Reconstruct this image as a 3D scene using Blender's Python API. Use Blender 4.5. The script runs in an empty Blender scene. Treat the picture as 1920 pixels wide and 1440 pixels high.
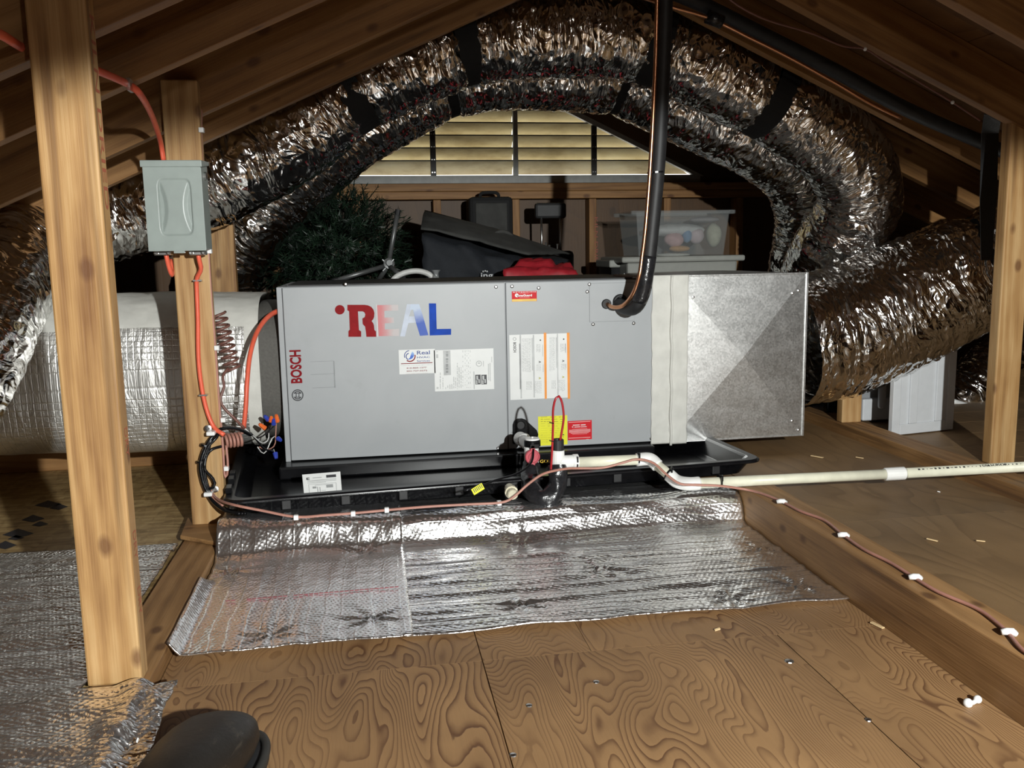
import bpy, bmesh, math, random
import numpy as np
from mathutils import Vector, Matrix
random.seed(7); RNG = np.random.RandomState(11)
S = bpy.context.scene
COL = S.collection
PI = math.pi

# ------------------------------------------------------------------ camera
EYE = 0.76                       # eye height above the middle plywood floor
F_PX = 1670.0                    # focal length for a 1920 x 1440 frame
YAW, PITCH, ROLL = math.radians(9.07), math.radians(8.41), math.radians(-1.02)
_fw = np.array([math.sin(YAW)*math.cos(PITCH), math.cos(YAW)*math.cos(PITCH), -math.sin(PITCH)])
_r0 = np.array([math.cos(YAW), -math.sin(YAW), 0.0]); _u0 = np.cross(_r0, _fw)
_rt = math.cos(ROLL)*_r0 + math.sin(ROLL)*_u0
_up = -math.sin(ROLL)*_r0 + math.cos(ROLL)*_u0
cam_d = bpy.data.cameras.new('camera'); cam = bpy.data.objects.new('camera', cam_d); COL.objects.link(cam)
cam_d.sensor_width = 36.0; cam_d.lens = F_PX/1920*36.0; cam_d.clip_start = 0.02
cam.matrix_world = Matrix(((_rt[0], _up[0], -_fw[0], 0), (_rt[1], _up[1], -_fw[1], 0), (_rt[2], _up[2], -_fw[2], EYE), (0, 0, 0, 1)))
S.camera = cam

def at(x, y, Y=None, Z=None, X=None):
    """point of the place seen at photo pixel (x, y), at world depth Y (or height Z, or side X)"""
    d = _fw + (x-960)/F_PX*_rt - (y-720)/F_PX*_up
    if Y is not None: k = Y/d[1]
    elif Z is not None: k = (Z-EYE)/d[2]
    else: k = X/d[0]
    return np.array([d[0]*k, d[1]*k, d[2]*k+EYE])

# ------------------------------------------------------------------ light
W = bpy.data.worlds.new('sky'); S.world = W; W.use_nodes = True
_bg = W.node_tree.nodes['Background']
_bg.inputs[0].default_value = (1.0, 0.96, 0.86, 1); _bg.inputs[1].default_value = 3.0

def lamp(name, kind, loc, energy, col, size, target=None, spot=None, blend=0.5, scale=None):
    d = bpy.data.lights.new(name, kind); o = bpy.data.objects.new(name, d); COL.objects.link(o)
    d.energy = energy; d.color = col; d.shadow_soft_size = size; o.location = loc
    if kind == 'SPOT': d.spot_size = spot; d.spot_blend = blend
    if target is not None:
        o.rotation_euler = (Vector(target)-Vector(loc)).to_track_quat('-Z', 'Y').to_euler()
    if scale: o.scale = scale
    return o
# hand-held work lamp just right of and above the camera: a wide flat beam and its spill
LAMP = (0.66, -0.9, 1.12)
lamp('work_lamp_beam', 'SPOT', LAMP, 500, (0.975, 1.0, 0.975), 0.022, (0.62, 2.0, 0.14), math.radians(40.5), 0.22, (2.5, 1.0, 1.0))
lamp('work_lamp_spill', 'POINT', LAMP, 21, (1.0, 0.95, 0.86), 0.04)

S.view_settings.view_transform = 'Standard'; S.view_settings.look = 'None'
S.view_settings.exposure = 0.0; S.view_settings.gamma = 1.0
S.view_settings.use_curve_mapping = False

# ------------------------------------------------------------------ object helpers
ORG = {}
def setp(o, label=None, cat=None, group=None, kind=None):
    if label: o['label'] = label
    if cat: o['category'] = cat
    if group: o['group'] = group
    if kind: o['kind'] = kind
    return o
def thing(name, label, cat, loc, group=None, kind=None):
    o = bpy.data.objects.new(name, None); COL.objects.link(o); o.location = loc
    o.empty_display_size = 0.05; ORG[o.name] = np.array(loc, float)
    return setp(o, label, cat, group, kind)
def mesh(name, verts, faces, mat, parent=None, smooth=False, uv=None, grain=None, label=None, cat=None, group=None,
         kind=None, bevel=0, solid=0, org=None, autosm=False):
    v = np.asarray(verts, float)
    if parent is not None: o0 = ORG[parent.name]
    elif org is not None: o0 = np.array(org, float)
    else: o0 = np.array([v[:, 0].mean(), v[:, 1].mean(), v[:, 2].min()])
    me = bpy.data.meshes.new(name); me.from_pydata((v-o0).tolist(), [], [tuple(int(i) for i in f) for f in faces])
    if uv is not None:
        lay = me.uv_layers.new(name='UVMap'); li = np.zeros(len(me.loops), dtype=np.int32); me.loops.foreach_get('vertex_index', li)
        lay.data.foreach_set('uv', np.asarray(uv, np.float32)[li].ravel())
    if grain is not None:
        a = me.attributes.new('grain', 'FLOAT_VECTOR', 'POINT'); a.data.foreach_set('vector', np.asarray(grain, np.float32).ravel())
    if smooth: me.polygons.foreach_set('use_smooth', [True]*len(me.polygons))
    me.materials.append(mat); me.update()
    o = bpy.data.objects.new(name, me); COL.objects.link(o)
    if parent is not None: o.parent = parent
    else: o.location = o0
    ORG[o.name] = o0
    if bevel:
        m = o.modifiers.new('bevel', 'BEVEL'); m.width = bevel; m.segments = 2; m.limit_method = 'ANGLE'; m.angle_limit = 0.7
    if solid:
        m = o.modifiers.new('thick', 'SOLIDIFY'); m.thickness = abs(solid); m.offset = -1 if solid > 0 else 1
    return setp(o, label, cat, group, kind)

class MB:
    """collects shapes for one mesh"""
    def __init__(s): s.v = []; s.f = []
    def add(s, v, f):
        n = len(s.v); s.v += [tuple(map(float, p)) for p in v]; s.f += [tuple(i+n for i in q) for q in f]; return s
    def box(s, x0, x1, y0, y1, z0, z1):
        return s.add([(x0,y0,z0),(x1,y0,z0),(x1,y1,z0),(x0,y1,z0),(x0,y0,z1),(x1,y0,z1),(x1,y1,z1),(x0,y1,z1)],
                     [(3,2,1,0),(4,5,6,7),(0,1,5,4),(1,2,6,5),(2,3,7,6),(3,0,4,7)])
    def obox(s, c, ax, ay, az):
        c, ax, ay, az = map(lambda q: np.array(q, float), (c, ax, ay, az))
        P = [c+i*ax+j*ay+k*az for k in (-1,1) for i, j in ((-1,-1),(1,-1),(1,1),(-1,1))]
        return s.add(P, [(3,2,1,0),(4,5,6,7),(0,1,5,4),(1,2,6,5),(2,3,7,6),(3,0,4,7)])
    def prism(s, poly, d):
        """polygon of 3D points extruded by vector d"""
        n = len(poly); p = [np.array(q, float) for q in poly]; d = np.array(d, float)
        return s.add(p+[q+d for q in p], [tuple(range(n))[::-1], tuple(range(n, 2*n))]+[(i, (i+1) % n, (i+1) % n+n, i+n) for i in range(n)])
    def tube(s, pts, r, seg=8, cap=True, flat=1.0):
        P = np.array(pts, float); n = len(P); T, N, B = frames(P)
        rr = np.full(n, r, float) if np.isscalar(r) else np.array(r, float)
        a = np.arange(seg)*2*PI/seg; v = []
        for i in range(n):
            for t in a: v.append(P[i]+rr[i]*(math.cos(t)*N[i]+flat*math.sin(t)*B[i]))
        f = [(i*seg+j, i*seg+(j+1) % seg, (i+1)*seg+(j+1) % seg, (i+1)*seg+j) for i in range(n-1) for j in range(seg)]
        if cap: f += [tuple(range(seg))[::-1], tuple(range((n-1)*seg, n*seg))]
        return s.add(v, f)
    def cyl(s, a, b, r, seg=16, r2=None): return s.tube([a, b], [r, r if r2 is None else r2], seg)
    def lathe(s, c, axis, prof, seg=20):
        """prof: (distance along axis, radius)"""
        c = np.array(c, float); ax = np.array(axis, float); ax /= np.linalg.norm(ax)
        e = np.array([0, 0, 1.0]) if abs(ax[2]) < 0.9 else np.array([0, -1.0, 0])
        N = e-ax*(e@ax); N /= np.linalg.norm(N); B = np.cross(ax, N); n = len(prof); v = []
        for h, r in prof:
            for j in range(seg): t = 2*PI*j/seg; v.append(c+ax*h+max(r, 1e-4)*(math.cos(t)*N+math.sin(t)*B))
        f = [(i*seg+j, i*seg+(j+1) % seg, (i+1)*seg+(j+1) % seg, (i+1)*seg+j) for i in range(n-1) for j in range(seg)]
        return s.add(v, f+[tuple(range(seg))[::-1], tuple(range((n-1)*seg, n*seg))])
    def sphere(s, c, r, seg=10, rings=6, sc=(1,1,1)):
        v = [(c[0], c[1], c[2]+r*sc[2])]; f = []
        for i in range(1, rings):
            p = PI*i/rings
            for j in range(seg):
                t = 2*PI*j/seg; v.append((c[0]+r*sc[0]*math.sin(p)*math.cos(t), c[1]+r*sc[1]*math.sin(p)*math.sin(t), c[2]+r*sc[2]*math.cos(p)))
        v.append((c[0], c[1], c[2]-r*sc[2])); L = len(v)-1
        for j in range(seg):
            f.append((0, 1+j, 1+(j+1) % seg)); f.append((L, L-seg+(j+1) % seg, L-seg+j))
            for i in range(rings-2): f.append((1+i*seg+j, 1+(i+1)*seg+j, 1+(i+1)*seg+(j+1) % seg, 1+i*seg+(j+1) % seg))
        return s.add(v, f)
    def build(s, name, mat, parent=None, **k): return mesh(name, s.v, s.f, mat, parent, **k)

def frames(P):
    n = len(P); T = np.zeros_like(P)
    T[1:-1] = P[2:]-P[:-2]; T[0] = P[1]-P[0]; T[-1] = P[-1]-P[-2]
    T /= np.maximum(np.linalg.norm(T, axis=1)[:, None], 1e-9)
    up = np.array([0, 0, 1.0]) if abs(T[0][2]) < 0.9 else np.array([0, -1.0, 0])
    N = np.zeros_like(P); N[0] = up-T[0]*(up@T[0]); N[0] /= np.linalg.norm(N[0])
    for i in range(1, n):
        q = N[i-1]-T[i]*(N[i-1]@T[i]); N[i] = q/np.linalg.norm(q)
    return T, N, np.cross(T, N)
def smooth_path(pts, step=0.01):
    P = np.array(pts, float)
    if len(P) == 2: P = np.array([P[0], (P[0]+P[1])/2, P[1]])
    Q = np.vstack([2*P[0]-P[1], P, 2*P[-1]-P[-2]]); out = []
    for i in range(1, len(Q)-2):
        n = max(2, int(np.linalg.norm(Q[i+1]-Q[i])/step)+1)
        for t in np.linspace(0, 1, n, endpoint=False):
            a, b, c, d = Q[i-1:i+3]
            out.append(0.5*((2*b)+(-a+c)*t+(2*a-5*b+4*c-d)*t*t+(-a+3*b-3*c+d)*t**3))
    out.append(P[-1]); O = np.array(out)
    L = np.r_[0, np.cumsum(np.linalg.norm(np.diff(O, axis=0), axis=1))]; m = max(3, int(L[-1]/step)+1)
    g = np.linspace(0, L[-1], m)
    return np.stack([np.interp(g, L, O[:, k]) for k in range(3)], 1)
def wire(pts, r, name, mat, parent=None, step=0.012, seg=7, flat=1.0, **k):
    return MB().tube(smooth_path(pts, step), r, seg, True, flat).build(name, mat, parent, smooth=True, **k)
def pxs(lst): return [at(a, b, Y=c) for a, b, c in lst]

def vnoise(x, y, seed=0):
    x = np.asarray(x, float); y = np.asarray(y, float)
    xi = np.floor(x).astype(np.int64); yi = np.floor(y).astype(np.int64); fx = x-xi; fy = y-yi
    def h(a, b):
        q = (a*374761393 + b*668265263 + seed*982451653) & 0x7fffffff
        q = ((q ^ (q >> 13))*1274126177) & 0x7fffffff
        return ((q ^ (q >> 16)) & 0xffff)/65535.0
    u = fx*fx*(3-2*fx); w = fy*fy*(3-2*fy)
    return (h(xi, yi)*(1-u)+h(xi+1, yi)*u)*(1-w)+(h(xi, yi+1)*(1-u)+h(xi+1, yi+1)*u)*w
def fbm(x, y, seed=0, o=3):
    t = 0; a = 0.5
    for i in range(o): t = t+a*vnoise(x*2**i, y*2**i, seed+i*17); a *= 0.5
    return t
def ridge(x, y, seed=0): return 1-np.abs(2*vnoise(x, y, seed)-1)

# ------------------------------------------------------------------ materials
class NT:
    def __init__(s, name):
        s.m = bpy.data.materials.new(name); s.m.use_nodes = True; s.t = s.m.node_tree; s.n = s.t.nodes
        s.b = s.n['Principled BSDF']; s.out = s.n['Material Output']
    def node(s, typ, **k):
        q = s.n.new('ShaderNode'+typ)
        for a, b in k.items(): setattr(q, a, b)
        return q
    def link(s, a, b): s.t.links.new(a, b)
    def val(s, sock, v):
        if hasattr(v, 'is_linked') or isinstance(v, bpy.types.NodeSocket): s.link(v, sock)
        else: sock.default_value = v
    def math(s, op, a, b=0.0, c=None):
        q = s.node('Math', operation=op); s.val(q.inputs[0], a); s.val(q.inputs[1], b)
        if c is not None: s.val(q.inputs[2], c)
        return q.outputs[0]
    def scale(s, vec, sc, loc=(0, 0, 0), rot=(0, 0, 0)):
        q = s.node('Mapping'); s.link(vec, q.inputs[0]); q.inputs['Scale'].default_value = sc; q.inputs['Location'].default_value = loc; q.inputs['Rotation'].default_value = rot; return q.outputs[0]
    def noise(s, vec, sc=1.0, det=3, rough=0.5, dist=0.0):
        q = s.node('TexNoise'); s.link(vec, q.inputs['Vector']); q.inputs['Scale'].default_value = sc; q.inputs['Detail'].default_value = det
        q.inputs['Roughness'].default_value = rough; q.inputs['Distortion'].default_value = dist; return q.outputs['Fac']
    def voro(s, vec, sc=1.0, feat='F1', rand=1.0, out='Distance', dim='3D'):
        q = s.node('TexVoronoi', feature=feat, voronoi_dimensions=dim); s.link(vec, q.inputs['Vector']); q.inputs['Scale'].default_value = sc
        q.inputs['Randomness'].default_value = rand; return q.outputs[out]
    def ramp(s, fac, stops, mode='LINEAR'):
        q = s.node('ValToRGB'); s.link(fac, q.inputs[0]); e = q.color_ramp.elements; q.color_ramp.interpolation = mode
        while len(e) > 1: e.remove(e[-1])
        e[0].position = stops[0][0]; e[0].color = (*stops[0][1], 1)
        for p, c in stops[1:]: k = e.new(p); k.color = (*c, 1)
        return q.outputs[0]
    def mix(s, fac, a, b, mode='MIX'):
        q = s.node('Mix', data_type='RGBA', blend_type=mode); s.val(q.inputs[0], fac)
        for i, c in ((6, a), (7, b)):
            if isinstance(c, tuple): q.inputs[i].default_value = (*c, 1)
            else: s.link(c, q.inputs[i])
        return q.outputs[2]
    def bump(s, h, strength=0.5, dist=0.01, prev=None):
        q = s.node('Bump'); s.link(h, q.inputs['Height']); q.inputs['Strength'].default_value = strength; q.inputs['Distance'].default_value = dist
        if prev is not None: s.link(prev, q.inputs['Normal'])
        return q.outputs[0]
    def set(s, **k):
        for a, v in k.items():
            i = s.b.inputs[a.replace('_', ' ')]
            if isinstance(v, tuple) and len(v) == 3: i.default_value = (*v, 1)
            else: s.val(i, v)
        return s.m
    def obj(s): return s.node('TexCoord').outputs['Object']
    def uv(s): return s.node('TexCoord').outputs['UV']
    def gen(s): return s.node('TexCoord').outputs['Generated']
    def attr(s, nm='grain'): return s.node('Attribute', attribute_name=nm).outputs['Vector']

def plain(name, col, rough=0.5, metal=0.0, var=0.12, sc=30, bump=0.0, **k):
    n = NT(name); c = n.obj(); f = n.noise(c, sc, 3)
    lo = tuple(max(0, q*(1-var)) for q in col); hi = tuple(min(1, q*(1+var)) for q in col)
    n.set(Base_Color=n.ramp(f, [(0.3, lo), (0.7, hi)]), Roughness=rough, Metallic=metal)
    if bump: n.set(Normal=n.bump(f, bump, 0.004))
    for a, v in k.items(): n.set(**{a: v})
    return n.m

def lumber(name, light, mid, dark, rough=0.62):
    n = NT(name); g = n.attr()
    d = n.noise(n.scale(g, (6, 6, 0.9)), 1.0, 2)
    x = n.node('SeparateXYZ'); n.link(g, x.inputs[0])
    band = n.math('SINE', n.math('ADD', n.math('MULTIPLY', x.outputs[0], 190.0), n.math('MULTIPLY', d, 30.0)))
    fibre = n.noise(n.scale(g, (260, 260, 5)), 1.0, 3, 0.6)
    blot = n.noise(n.scale(g, (9, 9, 2.2)), 1.0, 4, 0.6)
    f = n.math('ADD', n.math('MULTIPLY', band, 0.07), n.math('ADD', n.math('MULTIPLY', fibre, 0.28), n.math('MULTIPLY', blot, 0.82)))
    base = n.ramp(f, [(0.30, dark), (0.52, mid), (0.74, light)])
    kv = n.scale(g, (12, 12, 7.0)); kd = n.voro(kv, 1.0, 'F1', 1.0)
    kn = n.ramp(n.math('ADD', kd, n.math('MULTIPLY', n.noise(n.scale(g, (60, 60, 30)), 1.0, 2), 0.05)), [(0.11, (1, 1, 1)), (0.20, (0, 0, 0))])
    pit = n.ramp(n.noise(n.scale(g, (34, 34, 1.3), (4, 1, 2)), 1.0, 3, 0.55), [(0.57, (0, 0, 0)), (0.69, (1, 1, 1))])
    base = n.mix(n.math('MULTIPLY', pit, 0.62), base, tuple(q*0.6 for q in dark))
    col = n.mix(n.math('MULTIPLY', kn, 0.75), base, (dark[0]*0.55, dark[1]*0.42, dark[2]*0.35))
    n.set(Base_Color=col, Roughness=rough, Normal=n.bump(n.math('ADD', fibre, n.math('MULTIPLY', band, 0.06)), 0.25, 0.003))
    return n.m
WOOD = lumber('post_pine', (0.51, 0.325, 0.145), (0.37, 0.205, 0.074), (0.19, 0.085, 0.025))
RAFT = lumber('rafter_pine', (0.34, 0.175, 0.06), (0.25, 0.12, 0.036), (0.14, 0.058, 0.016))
JOIST = lumber('joist_wood', (0.37, 0.205, 0.082), (0.25, 0.13, 0.046), (0.13, 0.06, 0.02))

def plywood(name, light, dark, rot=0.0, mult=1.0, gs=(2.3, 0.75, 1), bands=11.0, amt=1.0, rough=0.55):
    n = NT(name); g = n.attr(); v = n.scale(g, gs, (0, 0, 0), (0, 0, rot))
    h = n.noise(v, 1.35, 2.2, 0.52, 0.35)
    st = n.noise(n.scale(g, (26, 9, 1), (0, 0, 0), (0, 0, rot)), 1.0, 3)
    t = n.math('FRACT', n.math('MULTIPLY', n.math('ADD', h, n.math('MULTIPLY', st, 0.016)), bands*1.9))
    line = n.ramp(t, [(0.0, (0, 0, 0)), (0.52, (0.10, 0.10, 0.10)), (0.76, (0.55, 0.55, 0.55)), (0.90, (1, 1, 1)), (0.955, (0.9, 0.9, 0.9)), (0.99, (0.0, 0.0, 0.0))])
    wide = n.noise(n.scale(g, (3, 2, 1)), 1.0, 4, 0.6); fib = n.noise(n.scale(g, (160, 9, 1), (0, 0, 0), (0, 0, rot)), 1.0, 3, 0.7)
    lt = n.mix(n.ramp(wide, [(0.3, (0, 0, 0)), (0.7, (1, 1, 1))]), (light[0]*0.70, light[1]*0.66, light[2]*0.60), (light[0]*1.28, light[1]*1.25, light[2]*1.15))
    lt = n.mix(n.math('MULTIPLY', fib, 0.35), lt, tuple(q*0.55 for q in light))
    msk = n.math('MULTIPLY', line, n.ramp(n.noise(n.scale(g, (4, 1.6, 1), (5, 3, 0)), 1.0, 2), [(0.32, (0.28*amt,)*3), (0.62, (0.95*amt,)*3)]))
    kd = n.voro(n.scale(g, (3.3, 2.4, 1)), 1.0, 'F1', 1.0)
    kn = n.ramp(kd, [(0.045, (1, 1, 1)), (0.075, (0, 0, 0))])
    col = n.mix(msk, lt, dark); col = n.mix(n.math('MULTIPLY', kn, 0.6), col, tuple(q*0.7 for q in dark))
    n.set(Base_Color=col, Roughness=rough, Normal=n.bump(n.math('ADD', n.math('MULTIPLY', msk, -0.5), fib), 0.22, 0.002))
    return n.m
PLY = plywood('fir_plywood', (0.315, 0.185, 0.088), (0.105, 0.046, 0.02), rot=0.30, gs=(3.3, 0.95, 1), bands=31)
PLY2 = plywood('old_plywood', (0.235, 0.145, 0.07), (0.105, 0.058, 0.024), rot=1.35, bands=7, amt=0.55)
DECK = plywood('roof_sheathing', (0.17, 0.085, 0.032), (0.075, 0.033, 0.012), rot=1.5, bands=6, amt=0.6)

def osb():
    n = NT('osb_board'); g = n.attr()
    v1 = n.voro(n.scale(g, (16, 75, 1), (0, 0, 0), (0, 0, 0.15)), 1.0, 'F1', 1.0, 'Color'); v2 = n.voro(n.scale(g, (55, 18, 1), (3, 1, 0), (0, 0, 0.3)), 1.0, 'F1', 1.0, 'Color')
    f = n.mix(0.4, v1, v2); bw = n.node('RGBToBW'); n.link(f, bw.inputs[0]); fi = n.noise(n.scale(g, (14, 120, 1)), 1.0, 3)
    s = n.math('ADD', n.math('MULTIPLY', bw.outputs[0], 0.7), n.math('MULTIPLY', fi, 0.4))
    n.set(Base_Color=n.ramp(s, [(0.25, (0.17, 0.105, 0.04)), (0.55, (0.34, 0.225, 0.095)), (0.8, (0.47, 0.335, 0.155))]), Roughness=0.5, Normal=n.bump(s, 0.5, 0.003))
    return n.m
OSB = osb()

def foil_duct():
    n = NT('crinkled_foil'); uv = n.uv()
    w = n.node('VectorMath', operation='ADD'); nz = n.node('TexNoise'); n.link(n.scale(uv, (7, 9, 1)), nz.inputs['Vector']); nz.inputs['Scale'].default_value = 1.0
    sc = n.node('VectorMath', operation='SCALE'); n.link(nz.outputs['Color'], sc.inputs[0]); sc.inputs['Scale'].default_value = 0.10
    n.link(uv, w.inputs[0]); n.link(sc.outputs[0], w.inputs[1]); q = w.outputs[0]
    a = n.noise(n.scale(q, (3.5, 30, 1)), 1.0, 3, 0.5); b = n.voro(n.scale(q, (7, 26, 1)), 1.0, 'F1', 1.0, 'Distance', '2D')
    c = n.voro(n.scale(q, (34, 48, 1)), 1.0, 'F1', 1.0, 'Distance', '2D')
    h = n.math('ADD', n.math('MULTIPLY', a, 0.9), n.math('ADD', n.math('MULTIPLY', b, 0.6), n.math('MULTIPLY', c, 0.26)))
    n.set(Base_Color=(0.90, 0.895, 0.88), Metallic=1.0, Roughness=0.11, Normal=n.bump(h, 1.0, 0.016))
    return n.m
FOIL = foil_duct()

def foil_sheet(name, line_axis, rough=0.30, ls=42.0, str_=0.8):
    n = NT(name); uv = n.uv()
    b = n.voro(n.scale(uv, (1.0, 1.12, 1), (0, 0, 0), (0, 0, 0.5)), 95.0, 'SMOOTH_F1', 0.12, 'Distance', '2D')
    cr = n.noise(uv, 34.0, 4, 0.65, 0.6)
    cr2 = n.voro(n.scale(uv, (30, 30, 1)), 1.0, 'F1', 1.0, 'Distance', '2D')
    x = n.node('SeparateXYZ'); n.link(uv, x.inputs[0]); w = n.noise(n.scale(uv, (5, 5, 1)), 1.0, 2)
    ph = n.math('FRACT', n.math('ADD', n.math('MULTIPLY', x.outputs[line_axis], ls), n.math('MULTIPLY', w, 1.3)))
    ln = n.ramp(ph, [(0.0, (1, 1, 1)), (0.10, (0, 0, 0)), (0.90, (0, 0, 0)), (1.0, (1, 1, 1))])
    h = n.math('ADD', n.math('MULTIPLY', b, -0.5), n.math('ADD', n.math('MULTIPLY', cr, 0.75), n.math('ADD', n.math('MULTIPLY', ln, 0.30), n.math('MULTIPLY', cr2, 0.35))))
    n.set(Base_Color=(0.95, 0.95, 0.95), Metallic=0.965, Roughness=rough, Normal=n.bump(h, str_, 0.012))
    return n.m
FOILX = foil_sheet('bubble_foil', 1, 0.19, str_=0.24)
FOILY = foil_sheet('bubble_foil_lengthwise', 0, 0.21, 32.0, 0.22)
FOILG = foil_sheet('dusty_bubble_foil', 1, 0.22, 30.0, 0.6)

def fsk():
    n = NT('scrim_foil_wrap'); uv = n.uv(); x = n.node('SeparateXYZ'); n.link(uv, x.inputs[0])
    def ln(o, k): return n.ramp(n.math('FRACT', n.math('MULTIPLY', o, k)), [(0.0, (1, 1, 1)), (0.12, (0, 0, 0)), (0.88, (0, 0, 0)), (1.0, (1, 1, 1))])
    g = n.math('MAXIMUM', ln(x.outputs[0], 55.0), ln(x.outputs[1], 55.0)); cr = n.noise(n.scale(uv, (16, 9, 1)), 1.0, 5, 0.6, 0.8)
    n.set(Base_Color=(0.80, 0.79, 0.76), Metallic=0.85, Roughness=0.42, Normal=n.bump(n.math('ADD', n.math('MULTIPLY', g, 0.10), n.math('MULTIPLY', cr, 1.1)), 0.8, 0.012))
    return n.m
FSK = fsk()

def galv():
    n = NT('galvanized_steel'); c = n.obj()
    sp = n.voro(c, 190.0, 'F1', 1.0, 'Color'); bw = n.node('RGBToBW'); n.link(sp, bw.inputs[0])
    st = n.noise(n.scale(c, (9, 9, 14)), 1.0, 5, 0.65, 1.2)
    n.set(Base_Color=n.ramp(bw.outputs[0], [(0.2, (0.66, 0.67, 0.66)), (0.8, (0.78, 0.78, 0.77))]), Metallic=1.0,
          Roughness=n.math('ADD', n.math('MULTIPLY', st, 0.16), n.math('ADD', n.math('MULTIPLY', bw.outputs[0], 0.05), 0.27)))
    return n.m
GALV = galv()
def cabinet():
    n = NT('grey_cabinet_paint'); c = n.obj(); f = n.noise(c, 5.0, 5, 0.6, 0.8); s = n.ramp(n.noise(n.scale(c, (1, 1, 1), (3, 1, 2)), 9.0, 5, 0.7), [(0.60, (0, 0, 0)), (0.72, (1, 1, 1))])
    col = n.ramp(f, [(0.3, (0.345, 0.362, 0.375)), (0.7, (0.38, 0.396, 0.408))])
    n.set(Base_Color=n.mix(n.math('MULTIPLY', s, 0.22), col, (0.27, 0.28, 0.275)), Roughness=0.42, Metallic=0.0)
    return n.m
GREY = cabinet()
BLACKP = plain('black_plastic', (0.006, 0.006, 0.007), 0.24, var=0.3, Specular_IOR_Level=0.28)
BLACKR = plain('black_rubber', (0.014, 0.014, 0.015), 0.55, var=0.3)
BLACKT = plain('black_tape', (0.016, 0.016, 0.018), 0.25, var=0.3, sc=60, bump=0.6)
BLACKF = plain('black_webbing', (0.006, 0.006, 0.0065), 0.8, sc=200, bump=0.3)
ORANGE = plain('orange_cable_jacket', (0.76, 0.125, 0.065), 0.42, var=0.1)
BROWN = plain('brown_thermostat_cable', (0.17, 0.075, 0.058), 0.42, var=0.1)
PINKISH = plain('tan_low_voltage_cable', (0.40, 0.19, 0.145), 0.45, var=0.1)
PVC = plain('white_pvc_fitting', (0.80, 0.80, 0.78), 0.38, var=0.04)
PVCP = plain('aged_pvc_pipe', (0.74, 0.725, 0.58), 0.42, var=0.08)
COPPER = plain('copper_tube', (0.80, 0.40, 0.22), 0.30, metal=1.0, var=0.1)
MASTIC = plain('grey_white_mastic_tape', (0.62, 0.615, 0.57), 0.62, var=0.07, sc=22, bump=0.55)
WHITE = plain('white_sticker_paper', (0.74, 0.75, 0.74), 0.45, var=0.02)
INK = plain('grey_print', (0.30, 0.31, 0.31), 0.6); INKB = plain('black_print', (0.03, 0.03, 0.035), 0.5)
INKL = plain('pale_grey_print', (0.50, 0.51, 0.51), 0.6)
RED = plain('red_print', (0.22, 0.003, 0.008), 0.6, var=0.08, Specular_IOR_Level=0.15); REDS = plain('bright_red_sticker', (0.60, 0.012, 0.02), 0.5, var=0.05, Specular_IOR_Level=0.2)
BLUE = plain('blue_paint', (0.010, 0.060, 0.40), 0.6, var=0.15, Specular_IOR_Level=0.15); NAVY = plain('navy_print', (0.03, 0.06, 0.25), 0.5)
ORNG = plain('orange_print', (0.83, 0.29, 0.03), 0.5, var=0.05); YEL = plain('yellow_sticker', (0.78, 0.76, 0.02), 0.45, var=0.05)
GOLD = plain('gold_print', (0.72, 0.45, 0.03), 0.4, var=0.1); OLIVE = plain('olive_print', (0.42, 0.40, 0.02), 0.6)
PINKW = plain('pale_red_print', (0.85, 0.42, 0.42), 0.5)
STEEL = plain('zinc_steel', (0.68, 0.68, 0.67), 0.28, metal=1.0, var=0.08)
BOXG = plain('grey_green_box_paint', (0.285, 0.325, 0.305), 0.36, var=0.05)
CLIPW = plain('white_clip_plastic', (0.78, 0.78, 0.77), 0.4, var=0.03)
REDW = plain('dark_red_wire', (0.36, 0.012, 0.018), 0.28, var=0.1); REDCAP = plain('red_pvc_cap', (0.46, 0.065, 0.085), 0.4, var=0.08)
NUTO = plain('orange_wire_nut', (0.85, 0.16, 0.03), 0.4); NUTB = plain('blue_wire_nut', (0.03, 0.06, 0.42), 0.4)
BARE = plain('white_wire', (0.72, 0.72, 0.70), 0.4)

def lumber_board(name, poly, d, along, mat=WOOD, parent=None, bevel=0.003, **k):
    """prism poly extruded by d, with grain running along the given direction"""
    m = MB().prism(poly, d); V = np.array(m.v); L = np.array(along, float); L /= np.linalg.norm(L)
    ref = np.array([1.0, 0, 0]) if abs(L[0]) < 0.7 else np.array([0, 0, 1.0])
    A = ref-L*(ref@L); A /= np.linalg.norm(A); B = np.cross(L, A); o = RNG.rand(3)*np.array([3, 3, 9])
    c = V.mean(0); g = np.stack([(V-c)@A, (V-c)@B, (V-c)@L], 1)+o
    return mesh(name, m.v, m.f, mat, parent, grain=g, bevel=bevel, **k)
def board(name, x0, x1, y0, y1, z0, z1, mat=WOOD, parent=None, bevel=0.003, **k):
    s = np.array([x1-x0, y1-y0, z1-z0]); ax = np.eye(3)[int(np.argmax(s))]
    return lumber_board(name, [(x0,y0,z0),(x1,y0,z0),(x1,y1,z0),(x0,y1,z0)], (0,0,z1-z0), ax, mat, parent, bevel, **k)
def sheet(name, x0, x1, y0, y1, z0, z1, mat, parent=None, bevel=0.0015, off=None, **k):
    m = MB().box(x0, x1, y0, y1, z0, z1); V = np.array(m.v); o = np.array(off if off is not None else (RNG.rand()*9, RNG.rand()*9, 0))
    return mesh(name, m.v, m.f, mat, parent, grain=V+o, bevel=bevel, **k)

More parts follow.
